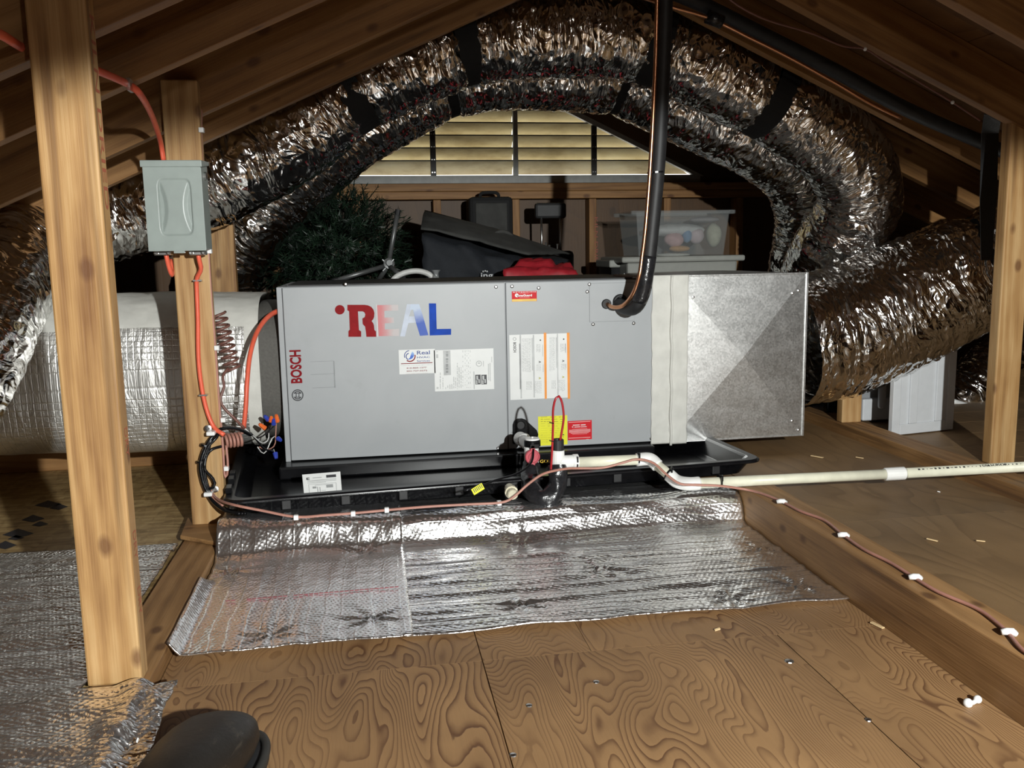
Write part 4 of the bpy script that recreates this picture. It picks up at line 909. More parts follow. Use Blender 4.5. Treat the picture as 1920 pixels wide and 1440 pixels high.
for k in range(26):
    t = 0.03+0.012*k; ln = random.choice((0.003, 0.006, 0.008))
    c = p5_+wd*t+v3(0, -0.0142*math.cos(0.9), 0.0142*math.sin(0.9)); sm_.obox(c, wd*ln/2, v3(0, math.sin(0.9), math.cos(0.9))*random.choice((0.0008, 0.0016, 0.0024)), v3(0, -math.cos(0.9), math.sin(0.9))*0.0003)
sm_.build('pipe_print', INKB, lastp, kind='stuff')
t_o = p5_+wd*0.215+v3(0, -0.0142*math.cos(0.7)-0.0006, 0.0142*math.sin(0.7)+0.0003); text('CELLUKOR', t_o, wd*0.075, v3(0, math.sin(0.7), math.cos(0.7))*0.007, INKB, lastp, name='pipe_lettering')
for x, y, Y in ((1080, 868, YV), (1195, 861, 2.322), (1255, 887, 2.28), (1349, 903, 2.23)):
    c = at(x, y, Y=Y); MB().lathe(c-v3(0.002, 0, 0), (1, 0, 0) if x != 1255 else (p2_-p1_), [(0, 0.0192), (0.004, 0.0192)], 14).box(c[0]-0.002, c[0]+0.002, c[1]-0.022, c[1]-0.016, c[2]+0.006, c[2]+0.022).build('cable_tie', BLACKP, dl)
# pan outlet plug under the pan rim
po = thing('pan_outlet_plug', 'small white threaded plug on the pan front near the yellow tag', 'plug', tuple(at(958, 930, Y=2.25)))
pc = at(958, 921, Y=2.29); MB().lathe(pc, (0, -1, -0.05), [(-0.03, 0.013), (0.0, 0.013), (0.0, 0.018), (0.012, 0.018), (0.012, 0.014), (0.03, 0.0145), (0.033, 0.012), (0.034, 0)], 12).build('plug', plain('yellowed_plastic', (0.60, 0.56, 0.42), 0.35), po)

# =================================================================== REFRIGERANT LINES
ls = thing('suction_line', 'black insulated refrigerant pipe dropping from the roof into the air handler', 'pipe', tuple(at(1200, 560, Y=2.65)))
MB().tube(smooth_path(pxs([(1249, -60, 2.58), (1243, 120, 2.61), (1234, 300, 2.63), (1223, 420, 2.635), (1214, 500, 2.635), (1206, 548, 2.64), (1192, 575, 2.66), (1175, 578, 2.71), (1160, 570, 2.765)]), 0.012), 0.0225, 18).build('insulation', BLACKR, ls, smooth=True)
MB().tube(smooth_path(pxs([(1216, 480, 2.628), (1208, 530, 2.63), (1198, 565, 2.645)]), 0.01), 0.0245, 18).build('taped_sleeve', BLACKT, ls, smooth=True)
c = at(1229, 322, Y=2.63); MB().lathe(c, (0.06, 0, -1), [(0, 0.0255), (0.005, 0.0255)], 18).build('cable_tie', BLACKP, ls)
lq_ = thing('liquid_line', 'bare copper tube running down beside the black insulated pipe', 'pipe', tuple(at(1150, 575, Y=2.74)))
MB().tube(smooth_path(pxs([(1233, -40, 2.57), (1229, 120, 2.60), (1220, 300, 2.61), (1211, 420, 2.615), (1204, 480, 2.62), (1198, 520, 2.62), (1186, 553, 2.64), (1168, 573, 2.68), (1150, 576, 2.72), (1138, 570, 2.762)]), 0.01), 0.0062, 10).build('copper_tube', COPPER, lq_, smooth=True)
l2 = thing('overhead_line_set', 'black insulated pipe with copper tube slung under the right roof slope', 'pipe', tuple(at(1480, 120, Y=2.72)))
MB().tube(smooth_path(pxs([(1225, -30, 2.72), (1320, 10, 2.74), (1440, 70, 2.76), (1560, 130, 2.76), (1700, 205, 2.76), (1830, 262, 2.78), (1990, 330, 2.80)]), 0.02), 0.0225, 16).build('insulation', BLACKR, l2, smooth=True)
MB().tube(smooth_path(pxs([(1180, -12, 2.70), (1262, 14, 2.70), (1330, 34, 2.70), (1400, 68, 2.70), (1480, 108, 2.70), (1560, 152, 2.70), (1625, 190, 2.70), (1690, 222, 2.72)]), 0.02), 0.0058, 10).build('copper_tube', COPPER, l2, smooth=True)
for a, b in (((1326, 31), (1354, 42)),): MB().cyl(at(*a, Y=2.70), at(*b, Y=2.70), 0.020, 14).build('tape_wrap', BLACKT, l2, smooth=True)
tw = thing('roof_cable', 'thin brown cable sagging along the lit right rafter', 'cable', tuple(at(1625, 92, Y=2.46)))
wire(pxs([(1350, -15, 2.42), (1390, 14, 2.43), (1440, 38, 2.44), (1520, 62, 2.45), (1580, 86, 2.455), (1622, 92, 2.46), (1660, 116, 2.463), (1720, 152, 2.463), (1780, 188, 2.463), (1838, 226, 2.463)]), 0.0028, 'cable', BROWN, tw)
for x, y in ((1622, 92), (1786, 192)): MB().sphere(at(x, y, Y=2.459), 0.0055).build('cable_staple', CLIPW, tw)

# =================================================================== SWITCH BOX
YBX = 2.325
bx0, bx1, bz0, bz1 = -0.529, -0.388, 0.778, 0.998
sb = thing('disconnect_box', 'grey metal disconnect switch box with embossed cover on the left post', 'switch box', (-0.46, 2.38, bz0))
MB().box(bx0+0.006, bx1-0.004, YBX+0.008, 2.429, bz0+0.003, bz1-0.006).build('enclosure', BOXG, sb, bevel=0.003)
nx_, nz_ = 70, 100; v = []
cz0, cz1 = bz0, bz1-0.018
for i in range(nz_):
    for j in range(nx_):
        u, w = j/(nx_-1), i/(nz_-1); x, z = bx0+0.003+(bx1-bx0-0.006)*u, cz0+(cz1-cz0)*w
        ex, ez = abs(u-0.52)/0.285, abs(w-0.525)/0.345
        n8 = (ex**8+ez**8)**(1/8.0); inside = np.clip((1.0-n8)/0.07, 0, 1); inside = inside*inside*(3-2*inside)
        hw = 0.46+0.50*abs((w-0.525)/0.345)**2.0
        side = np.clip((ex-hw)/0.28, 0, 1); dep = inside*(0.0030+0.0055*side)
        v.append((x, YBX+dep, z))
f = [(i*nx_+j, i*nx_+j+1, (i+1)*nx_+j+1, (i+1)*nx_+j) for i in range(nz_-1) for j in range(nx_-1)]
cv = mesh('cover', v, f, BOXG, sb, smooth=True)
MB().box(bx0+0.003, bx1-0.003, YBX+0.0085, YBX+0.014, cz0, cz1).build('cover_rim', BOXG, sb, bevel=0.002)
MB().prism([(bx0-0.002, YBX-0.004, bz1-0.018), (bx0-0.002, YBX-0.004, bz1-0.002), (bx0-0.002, 2.430, bz1+0.004), (bx0-0.002, 2.430, bz1-0.006), (bx0-0.002, YBX+0.004, bz1-0.018)], (bx1-bx0+0.003, 0, 0)).build('rain_hood', BOXG, sb, bevel=0.002)
MB().lathe((bx1-0.004, YBX+0.05, bz1-0.035), (1, 0, 0), [(0, 0.010), (0.006, 0.010), (0.008, 0.006), (0.008, 0)], 12).build('side_knob', STEEL, sb)
MB().box(-0.468, -0.442, YBX+0.002, YBX+0.012, bz0-0.006, bz0+0.004).build('hasp', BOXG, sb, bevel=0.001)
for px_ in (306, 371):
    c = at(px_, 474, Y=2.372); cl = MB().box(c[0]-0.020, c[0]+0.020, 2.362, 2.392, c[2]-0.006, c[2]+0.006)
    con = cl.build('cable_clamp', STEEL, sb, bevel=0.002)
    for s_ in (-1, 1): MB().lathe((c[0]+s_*0.015, 2.362, c[2]), (0, -1, 0), [(0, 0.006), (0.003, 0.006), (0.005, 0.003), (0.005, 0)], 10).build('clamp_screw', STEEL, con)
def cable(name, label, pts, r, mat, cat='cable', flat=1.0, group=None):
    P = smooth_path(pxs(pts), 0.01); return MB().tube(P, r, 10, True, flat).build(name, mat, None, smooth=True, label=label, cat=cat, group=group)
cable('orange_cable', 'orange cable sweeping from the upper left down to the switch box', [(-60, 40, 1.30), (0, 64, 1.42), (48, 92, 1.60), (110, 112, 1.625), (178, 131, 1.75), (240, 158, 1.922), (262, 176, 1.955), (284, 215, 2.20), (300, 262, 2.37), (307, 302, 2.40)], 0.0075, ORANGE, flat=0.75)
MB().box(*[q for q in (at(243, 160, Y=1.922)[0]-0.002, at(243, 160, Y=1.922)[0]+0.004, 1.908, 1.936, at(243, 160, Y=1.922)[2]-0.012, at(243, 160, Y=1.922)[2]+0.012)]).build('cable_staple', STEEL, None, label='metal staple holding the orange cable to the rafter', cat='staple')
cable('orange_cable', 'orange cable running down the post from the switch box', [(371, 474, 2.385), (374, 490, 2.39), (377, 505, 2.40), (369, 522, 2.415), (369, 545, 2.420), (371, 600, 2.420), (372, 670, 2.420), (378, 725, 2.420), (388, 770, 2.420), (402, 802, 2.415), (420, 815, 2.40)], 0.0078, ORANGE, flat=0.75)
cable('orange_cable', 'short orange cable loop tucked behind the post under the switch box', [(311, 474, 2.385), (314, 490, 2.39), (319, 508, 2.40), (322, 514, 2.41), (323, 508, 2.44), (321, 488, 2.455)], 0.0078, ORANGE, flat=0.75)
cable('orange_cable', 'orange cable curving from the wire bundle into the air handler side', [(457, 803, 2.58), (461, 760, 2.58), (463, 720, 2.59), (468, 670, 2.62), (478, 632, 2.66), (492, 606, 2.71), (508, 590, 2.76), (524, 582, 2.80)], 0.0085, ORANGE, flat=0.8)
for k, (x, y) in enumerate(((370, 526), (381, 741))):
    c = at(x, y, Y=2.412); MB().box(c[0]-0.011, c[0]+0.011, 2.409, 2.4285, c[2]-0.002, c[2]+0.002).build('cable_staple', STEEL, None, label=('upper', 'lower')[k]+' metal staple over the orange cable on the post', cat='staple')
cable('post_cable', 'thin tan cable clipped down the right edge of the switch box post', [(378, 200, 2.475), (377, 230, 2.46), (377, 270, 2.445), (381, 330, 2.44), (387, 420, 2.435), (391, 480, 2.435), (396, 560, 2.435), (404, 660, 2.435), (411, 760, 2.435), (418, 840, 2.435), (421, 890, 2.43), (425, 893, 2.43), (427, 870, 2.43), (424, 835, 2.435)], 0.0034, PINKISH)
for k, (x, y) in enumerate(((377, 244), (392, 471), (406, 652), (418, 787), (424, 878))):
    c = at(x, y, Y=2.432); MB().box(c[0]-0.005, c[0]+0.007, 2.424, 2.442, c[2]-0.006, c[2]+0.006).build('cable_clip', CLIPW, None, bevel=0.001, label='white clip on the tan post cable, number %s from the top' % ('one', 'two', 'three', 'four', 'five')[k], cat='clip', group='white clips on the post cable')
def helix(p0, p1, r, turns, name, label, mat, rw, lead=(), tail=()):
    p0, p1 = np.array(p0), np.array(p1); ax = p1-p0; L = np.linalg.norm(ax); ax /= L; n1 = np.cross(ax, [0, 1.0, 0]); n1 /= np.linalg.norm(n1); n2 = np.cross(ax, n1)
    pts = [p0+ax*L*t+r*(math.cos(2*PI*turns*t)*n1+math.sin(2*PI*turns*t)*n2) for t in np.linspace(0, 1, int(turns*18))]
    pts = list(lead)+pts
    m = MB().tube(np.array(pts), rw, 7)
    if len(tail): m.tube(smooth_path(tail, 0.01), rw, 7)
    return m.build(name, mat, None, smooth=True, label=label, cat='cable')
helix(at(408, 588, Y=2.62), at(437, 694, Y=2.62), 0.0215, 8.5, 'coiled_cable', 'brown spring-coiled thermostat cable hanging right of the post', BROWN, 0.0041, tail=pxs([(428, 690, 2.60), (418, 705, 2.58), (420, 725, 2.57), (413, 748, 2.56), (420, 765, 2.56), (440, 785, 2.56), (458, 803, 2.57)]))
helix(at(421, 827, Y=2.50), at(455, 823, Y=2.52), 0.0175, 5, 'coiled_cable', 'pinkish coiled cable loops at the post beside the black bundle', PINKISH, 0.0042)
cb_ = thing('black_cable_bundle', 'bundle of black cables clamped down the left post to the pan', 'cable bundle', tuple(at(395, 900, Y=2.41)))
for k, (dx, r) in enumerate(((0, 0.0055), (6, 0.0045), (11, 0.004))):
    wire(pxs([(470, 815, 2.55), (445, 804, 2.50), (418, 803, 2.44), (402-dx*0.2, 815, 2.41), (386+dx*0.6, 838, 2.40), (376+dx*0.7, 870, 2.40), (380+dx*0.6, 900, 2.40), (390+dx*0.4, 925, 2.40), (405, 945, 2.38), (425+dx, 958, 2.34), (450+dx, 963, 2.30)]), r, 'cable', BLACKP, cb_)
wire(pxs([(414, 806, 2.42), (405, 822, 2.405), (392, 835, 2.40), (385, 850, 2.40)]), 0.004, 'cable', BLACKP, cb_)
wire(pxs([(415, 837, 2.42), (398, 842, 2.405), (387, 855, 2.40), (384, 880, 2.39), (396, 893, 2.40), (403, 905, 2.40), (400, 914, 2.40), (392, 917, 2.40)]), 0.004, 'cable', BLACKP, cb_)
wire(pxs([(395, 928, 2.395), (405, 938, 2.38), (418, 948, 2.35)]), 0.003, 'cable', PINKISH, cb_)
for x, y in ((396, 813), (391, 927)):
    c = at(x, y, Y=2.392); cp = MB().box(c[0]-0.012, c[0]+0.010, 2.385, 2.429, c[2]-0.005, c[2]+0.006).build('clamp', CLIPW, cb_, bevel=0.003); MB().lathe((c[0]-0.009 if y < 900 else c[0]+0.016, 2.41, c[2]+(0.012 if y < 900 else 0.010)), (0, -1, 0), [(0, 0.009), (0.006, 0.009), (0.007, 0.004), (0.007, 0)], 12).build('clamp_screw', STEEL, cp)
for x, y in ((384, 836), (377, 867)): MB().lathe(at(x, y, Y=2.40), (0.3, 0, 1) if y < 850 else (0, 0, 1), [(0, 0.011), (0.005, 0.011)], 12).build('cable_tie', BLACKP, cb_)
# loose wire splices at the cabinet
wsp = thing('wire_splices', 'loose splice of thin wires with orange and blue wire nuts at the cabinet corner', 'wire splice', tuple(at(500, 850, Y=2.66)))
wire(pxs([(460, 804, 2.56), (478, 820, 2.60), (492, 831, 2.64), (503, 825, 2.66), (504, 812, 2.67)]), 0.0016, 'wire', BARE, wsp)
wire(pxs([(483, 838, 2.63), (490, 848, 2.65), (497, 850, 2.66), (503, 838, 2.67), (510, 822, 2.68), (515, 818, 2.69)]), 0.0016, 'wire', BARE, wsp)
wire(pxs([(480, 822, 2.61), (492, 818, 2.64), (506, 806, 2.67), (516, 797, 2.70)]), 0.0022, 'wire', BLACKP, wsp)
wire(pxs([(518, 792, 2.71), (517, 815, 2.70), (516, 832, 2.69), (510, 840, 2.68), (498, 843, 2.66), (486, 838, 2.64)]), 0.0018, 'wire', PINKISH, wsp)
wire(pxs([(470, 812, 2.58), (482, 826, 2.62), (496, 842, 2.65), (512, 845, 2.68)]), 0.003, 'wire', BLACKP, wsp)
wire(pxs([(513, 842, 2.69), (515, 848, 2.69)]), 0.0014, 'wire', INK, wsp)
for (x0, y0, x1, y1), m in (((497, 803, 486, 795), NUTO), ((507, 789, 509, 782), NUTO), ((520, 790, 518, 778), NUTO), ((503, 787, 496, 780), NUTB), ((513, 795, 513, 786), NUTB), ((521, 822, 527, 826), NUTB), ((516, 849, 518, 860), NUTB)):
    a, b = at(x0, y0, Y=2.69), at(x1, y1, Y=2.68); MB().tube([a, a+(b-a)*0.7, b], [0.0075, 0.006, 0.0045], 8).build('wire_nut', m, wsp)
# low-voltage cable along the pan and the joist
JC = [(1400, 918), (1430, 926), (1465, 940), (1500, 958), (1545, 975), (1580, 1002), (1620, 1030), (1670, 1055), (1716, 1084), (1760, 1110), (1830, 1140), (1870, 1168), (1893, 1190), (1922, 1222), (1990, 1262)]
MB().tube(smooth_path(pxs([(392, 912, 2.41), (398, 925, 2.40), (412, 938, 2.35), (440, 947, 2.28), (490, 957, 2.26), (555, 969, 2.245), (610, 966, 2.24), (665, 962, 2.24), (740, 955, 2.24), (800, 950, 2.235), (870, 946, 2.235), (940, 942, 2.235), (965, 930, 2.24), (990, 908, 2.25), (1020, 888, 2.265), (1060, 879, 2.285), (1085, 878, 2.30), (1130, 877, 2.30), (1170, 867, 2.295), (1195, 861, 2.29), (1225, 868, 2.27), (1250, 890, 2.24), (1275, 907, 2.215), (1305, 909, 2.205), (1350, 911, 2.20)])+[at(a, b, Z=0.1155) for a, b in JC], 0.01), 0.0034, 10).build('control_cable', PINKISH, None, smooth=True, label='tan low-voltage cable draped along the pan and drain pipe to the joist', cat='cable')
for k, (x, y) in enumerate(((555, 969), (662, 962), (725, 955), (936, 942))):
    c = at(x, y, Y=2.24); MB().box(c[0]-0.006, c[0]+0.006, c[1]-0.006, c[1]+0.006, c[2]-0.008, c[2]+0.005).build('cable_clip', CLIPW, None, bevel=0.002, label=('white cable clip on the foil lip in front of the pan, %s from the left' % ('first', 'second', 'third', 'fourth')[k]), cat='clip', group='white clips on the pan lip')
for k, (x, y) in enumerate(((1466, 941), (1582, 1004), (1717, 1083), (1893, 1186))):
    c = at(x, y, Z=0.118); MB().tube([c+v3(-0.012, 0.004, 0), c+v3(-0.004, 0.001, 0.002), c+v3(0.004, -0.001, 0.002), c+v3(0.010, -0.003, -0.003)], [0.005, 0.0062, 0.0062, 0.005], 10).sphere(c+v3(0.013, 0.004, -0.002), 0.004).build('cable_clip', CLIPW, None, smooth=True, label='white cable clip on the joist top, %s' % ('farthest back', 'second from the back', 'third from the back', 'nearest the camera')[k], cat='clip', group='white clips on the joist')

# =================================================================== STORED THINGS BEHIND
GREENS = []
for k, c in enumerate(((0.005, 0.013, 0.007), (0.008, 0.022, 0.011), (0.014, 0.034, 0.017))): GREENS.append(plain('needle_green_%d' % k, c, 0.5))
tr = thing('artificial_tree', 'dark green artificial Christmas tree stored lying down behind the air handler', 'christmas tree', tuple(at(640, 560, Y=3.95)))
random.seed(21); mats = [MB(), MB(), MB()]; stem = MB(); cT = at(632, 470, Y=3.95)
for b in range(1300):
    while True:
        q = v3(random.uniform(-1, 1), random.uniform(-1, 1), random.uniform(-1, 1))
        if 0.25 < np.linalg.norm(q) < 1: break
    base = cT+q*v3(0.29, 0.22, 0.25)
    if base[2] < 0.05: continue
    dirn = q/np.linalg.norm(q)+v3(random.uniform(-.7, .7), random.uniform(-.7, .7), random.uniform(-.5, .7)); dirn /= np.linalg.norm(dirn)
    L = random.uniform(0.05, 0.09); mm = mats[random.randrange(3)]; e = np.cross(dirn, [0.3, 0.2, 1.0]); e /= np.linalg.norm(e); g = np.cross(dirn, e)
    stem.tube([base, base+dirn*L], [0.0022, 0.001], 4)
    for k in range(16):
        t = k/16; an = random.uniform(0, 2*PI); out = math.cos(an)*e+math.sin(an)*g; tip = base+dirn*(L*t+0.014)+out*0.024; p = base+dirn*L*t; w = np.cross(out, dirn)*0.0022
        mm.add([p-w, p+w, tip], [(0, 1, 2)])
for k in range(3): mats[k].build('needles', GREENS[k], tr, kind='stuff')
stem.build('twigs', GREENS[0], tr, kind='stuff')
ts = thing('tree_stand', 'grey folding metal stand with splayed legs beside the dark tree', 'stand', tuple(at(728, 520, Y=3.62)))
hb = at(728, 497, Y=3.62); GMET = plain('grey_painted_steel', (0.16, 0.165, 0.165), 0.4, metal=0.6)
for x, y, Y in ((746, 396, 3.62), (626, 527, 3.55), (755, 520, 3.5), (700, 540, 3.75)):
    e = at(x, y, Y=Y); lg = MB().cyl(hb, e, 0.0095, 12).build('leg', GMET, ts, smooth=True); MB().cyl(hb+(e-hb)*0.93, e+(e-hb)*0.03, 0.0112, 12).build('end_cap', BLACKR, lg)
MB().lathe(hb+v3(0, 0.02, 0), (0.1, -1, 0.2), [(0, 0.020), (0.035, 0.022), (0.037, 0.014), (0.045, 0.012), (0.045, 0)], 14).build('hub', GMET, ts)
for k in range(4): t = PI/4+k*PI/2; MB().cyl(hb+v3(0.016*math.cos(t), -0.012, 0.016*math.sin(t)), hb+v3(0.032*math.cos(t), -0.012, 0.032*math.sin(t)), 0.003, 6).build('bolt', GMET, ts)
cable('white_hose', 'white hose bent in an arc above the cabinet top near the tree stand', [(725, 560, 3.48), (735, 528, 3.48), (752, 514, 3.48), (778, 508, 3.48), (800, 512, 3.48), (812, 522, 3.48), (820, 545, 3.48)], 0.011, plain('white_hose_plastic', (0.62, 0.62, 0.60), 0.45), cat='hose')
def clearmat(name, tint, op=0.45):
    n = NT(name); t = n.node('BsdfTransparent'); t.inputs[0].default_value = (*tint, 1); m = n.node('MixShader'); m.inputs[0].default_value = op
    n.set(Base_Color=(0.55, 0.57, 0.57), Roughness=0.22); n.link(t.outputs[0], m.inputs[1]); n.link(n.b.outputs[0], m.inputs[2]); n.link(m.outputs[0], n.out.inputs[0]); return n.m
CLEAR = clearmat('clear_plastic', (0.92, 0.93, 0.93), 0.12); FILM = clearmat('plastic_film', (0.9, 0.9, 0.9), 0.25)
pb = at(818, 525, Y=3.45); m = MB(); v = []
for i in range(8):
    for j in range(14):
        t = 2*PI*j/14; r = (0.035, 0.040, 0.036, 0.028, 0.020, 0.012, 0.009, 0.016)[i]*(1+0.25*math.sin(j*2.3+i)); v.append((pb[0]+r*math.cos(t), pb[1]+r*math.sin(t), pb[2]-0.06+0.014*i))
mesh('plastic_bag', v, [(i*14+j, i*14+(j+1) % 14, (i+1)*14+(j+1) % 14, (i+1)*14+j) for i in range(7) for j in range(14)]+[tuple(range(14))[::-1]], FILM, None, smooth=True, label='small crumpled clear plastic bag tied at the white hose', cat='bag')

def softbag(name, label, cat, corners, mat, seed, sub=16, amp=0.02, bulge=0.04):
    """soft-sided bag: 8 corners (bottom 4, top 4), puffed and creased"""
    C = [np.array(c) for c in corners]; v = []; f = []; cen = sum(C)/8
    def tri(u, w, t): return ((C[0]*(1-u)+C[1]*u)*(1-w)+(C[3]*(1-u)+C[2]*u)*w)*(1-t)+((C[4]*(1-u)+C[5]*u)*(1-w)+(C[7]*(1-u)+C[6]*u)*w)*t
    bm = bmesh.new(); bmesh.ops.create_cube(bm, size=1.0); bmesh.ops.subdivide_edges(bm, edges=bm.edges[:], cuts=sub, use_grid_fill=True)
    for q in bm.verts:
        u, w, t = q.co.x+.5, q.co.y+.5, q.co.z+.5; p = tri(u, w, t); b = (16*u*(1-u)*w*(1-w)+16*u*(1-u)*t*(1-t)+16*w*(1-w)*t*(1-t))/2
        dirn = p-cen; dirn /= np.linalg.norm(dirn); p = p+dirn*(bulge*(b-0.6)+amp*(float(fbm(np.array(u*5+t*3), np.array(w*5-t*4), seed))-0.45)*1.6); v.append(p)
    bm.verts.index_update(); f = [tuple(q.index for q in fc.verts) for fc in bm.faces]; bm.free()
    return mesh(name, v, f, mat, None, smooth=True, label=label, cat=cat)
NAVYF = plain('dark_navy_fabric', (0.009, 0.0115, 0.016), 0.8, sc=60, bump=0.3)
GREYF = plain('dusty_grey_fabric', (0.045, 0.045, 0.042), 0.85, sc=14, var=0.3, bump=0.3)
dbg = softbag('duffel_bag', 'big dark navy carry bag with grey top behind the air handler', 'bag',
    [at(780, 600, Y=3.62), at(985, 600, Y=3.62), at(1075, 600, Y=4.0), at(800, 600, Y=4.0), at(790, 440, Y=3.66), at(985, 490, Y=3.62), at(1075, 486, Y=3.95), at(796, 408, Y=3.95)], NAVYF, 5, amp=0.045, bulge=0.035)
gt = [at(789, 436, Y=3.66), at(900, 462, Y=3.63), at(990, 487, Y=3.62), at(1072, 484, Y=3.93), at(930, 440, Y=3.95), at(796, 403, Y=3.95)]
nn_ = 14; v = []
for i in range(nn_+1):
    for j in range(nn_+1):
        u, w = i/nn_, j/nn_; fr = gt[0]*(1-u)+gt[2]*u if False else (gt[0]*(1-2*u)+gt[1]*2*u if u < .5 else gt[1]*(2-2*u)+gt[2]*(2*u-1)); bb = (gt[5]*(1-2*u)+gt[4]*2*u if u < .5 else gt[4]*(2-2*u)+gt[3]*(2*u-1))
        p = fr*(1-w)+bb*w; p = p+v3(0, 0, 0.010+0.028*math.sin(PI*w)*math.sin(PI*u*0.9+0.2)+0.014*float(fbm(np.array(u*6.), np.array(w*6.), 8))); v.append(p)
mesh('top_flap', v, [(i*(nn_+1)+j, (i+1)*(nn_+1)+j, (i+1)*(nn_+1)+j+1, i*(nn_+1)+j+1) for i in range(nn_) for j in range(nn_)], GREYF, dbg, smooth=True, solid=-0.006)
wire(pxs([(918, 456, 3.75), (926, 440, 3.76), (942, 434, 3.78), (958, 440, 3.80), (966, 452, 3.82), (972, 466, 3.82)]), 0.008, 'carry_handle', GREYF, dbg, flat=0.5)
text_px('ing', 902, 511, 924, 526, 3.588, plain('white_bag_print', (0.50, 0.51, 0.52), 0.6), dbg, bold=0.01, name='bag_lettering')
for x, y in ((906, 509), (910, 508), (913.5, 509)): poly_px(arc_pts(x, y, 0, 1.5, 0, 359, 12), 3.588, bpy.data.materials['white_bag_print'], dbg, 'bag_lettering')
REDF = plain('red_nylon_fabric', (0.36, 0.012, 0.022), 0.6, sc=40, bump=0.35)
softbag('red_bag', 'crumpled red fabric bag lying behind the cabinet top', 'bag', [at(915, 600, Y=3.42), at(1128, 600, Y=3.42), at(1128, 600, Y=3.57), at(930, 600, Y=3.57), at(938, 502, Y=3.43), at(1085, 508, Y=3.43), at(1065, 486, Y=3.56), at(985, 477, Y=3.56)], REDF, 12, sub=14, amp=0.035, bulge=0.03)
sc1 = thing('suitcase', 'dark upright suitcase leaning on the gable wall under the louvres', 'suitcase', tuple(at(922, 560, Y=4.30)))
a, b = at(884, 560, Y=4.30), at(962, 368, Y=4.30); MB().box(a[0], b[0], 4.30, 4.46, 0.025, b[2]).build('shell', BLACKF, sc1, bevel=0.02)
MB().box(a[0]+0.028, b[0]-0.03, 4.290, 4.302, 0.10, b[2]-0.03).build('front_pocket', GREYF, sc1, bevel=0.008)
MB().tube(smooth_path([(a[0]+0.06, 4.36, b[2]-0.002), (a[0]+0.07, 4.36, b[2]+0.02), (b[0]-0.07, 4.36, b[2]+0.02), (b[0]-0.06, 4.36, b[2]-0.002)], 0.01), 0.008, 8).build('carry_handle', BLACKF, sc1)
sc2 = thing('luggage', 'black wheeled luggage with chrome telescoping handle by the gable studs', 'luggage', tuple(at(1033, 560, Y=4.20)))
a, b = at(1000, 560, Y=4.2), at(1066, 470, Y=4.2); MB().box(a[0]-0.03, b[0]+0.03, 4.2, 4.40, 0.025, b[2]).build('shell', BLACKF, sc2, bevel=0.02)
for x in (1016, 1051): t0, t1 = at(x, 480, Y=4.25), at(x, 402, Y=4.25); MB().cyl((t0[0], 4.25, t0[2]-0.03), (t0[0], 4.25, t1[2]), 0.0055, 10).build('handle_tube', STEEL, sc2, smooth=True)
a, b = at(1003, 410, Y=4.25), at(1061, 380, Y=4.25); MB().box(a[0], b[0], 4.235, 4.272, a[2], b[2]).build('handle_grip', BLACKR, sc2, bevel=0.012)
for x, y in ((1024, 459), (1030, 464), (1045, 462)): c = at(x, y, Y=4.19); MB().tube([c+v3(0, 0, -0.03), c, c+v3(0, 0, 0.012)], [0.003, 0.004, 0.006], 8).build('zipper_pull', STEEL, sc2)
# bins on the right
gbn = thing('storage_bin', 'grey plastic storage bin with wide rim, below the clear tote', 'bin', tuple(at(1275, 560, Y=3.80)))
BING = plain('grey_bin_plastic', (0.30, 0.305, 0.28), 0.45, var=0.05)
def tub(parent, x0, x1, y0, y1, z0, z1, inset, mat, name, open_=False, th=0.004):
    lo = [(x0+inset, y0+inset), (x1-inset, y0+inset), (x1-inset, y1-inset), (x0+inset, y1-inset)]; hi = [(x0, y0), (x1, y0), (x1, y1), (x0, y1)]
    v = [(*p, z0) for p in lo]+[(*p, z1) for p in hi]; f = [(3, 2, 1, 0), (0, 1, 5, 4), (1, 2, 6, 5), (2, 3, 7, 6), (3, 0, 4, 7)]
    if not open_: f.append((4, 5, 6, 7))
    return mesh(name, v, f, mat, parent, bevel=0.012 if not open_ else 0, solid=th if open_ else 0)
a, b = at(1176, 486, Y=3.80), at(1384, 482, Y=3.80); zt = (a[2]+b[2])/2
tub(gbn, a[0], b[0], 3.80, 4.12, 0.03, zt-0.012, 0.03, BING, 'tub')
MB().box(a[0]-0.03, b[0]+0.024, 3.775, 4.145, zt-0.016, zt+0.010).build('lid', BING, gbn, bevel=0.008)
bbn = thing('storage_bin', 'black storage bin half hidden left of the grey bin', 'bin', tuple(at(1165, 560, Y=3.9)))
a2, b2 = at(1146, 500, Y=3.92), at(1162, 489, Y=3.92); tub(bbn, a2[0], b2[0], 3.92, 4.14, 0.03, a2[2], 0.02, BLACKP, 'tub'); MB().box(a2[0]-0.012, b2[0], 3.905, 4.15, a2[2]-0.004, b2[2]+0.004).build('lid', BING, bbn, bevel=0.006)
ct_ = thing('clear_tote', 'clear plastic tote holding pastel stuffed things, on the grey bin', 'tote', tuple(at(1275, 482, Y=3.84)))
cA, cB = at(1196, 486, Y=3.83), at(1360, 482, Y=3.83); zt2 = at(1280, 396, Y=3.83)[2]; zt = zt+0.011
tub(ct_, cA[0]-0.012, cB[0]+0.012, 3.82, 4.09, zt, zt2, 0.018, CLEAR, 'tub', open_=True)
rm = MB(); rm.box(cA[0]-0.035, cB[0]+0.035, 3.805, 3.822, zt2-0.014, zt2+0.004); rm.box(cA[0]-0.035, cB[0]+0.035, 4.088, 4.105, zt2-0.014, zt2+0.004); rm.box(cA[0]-0.035, cA[0]-0.012, 3.822, 4.088, zt2-0.014, zt2+0.004); rm.box(cB[0]+0.012, cB[0]+0.035, 3.822, 4.088, zt2-0.014, zt2+0.004)
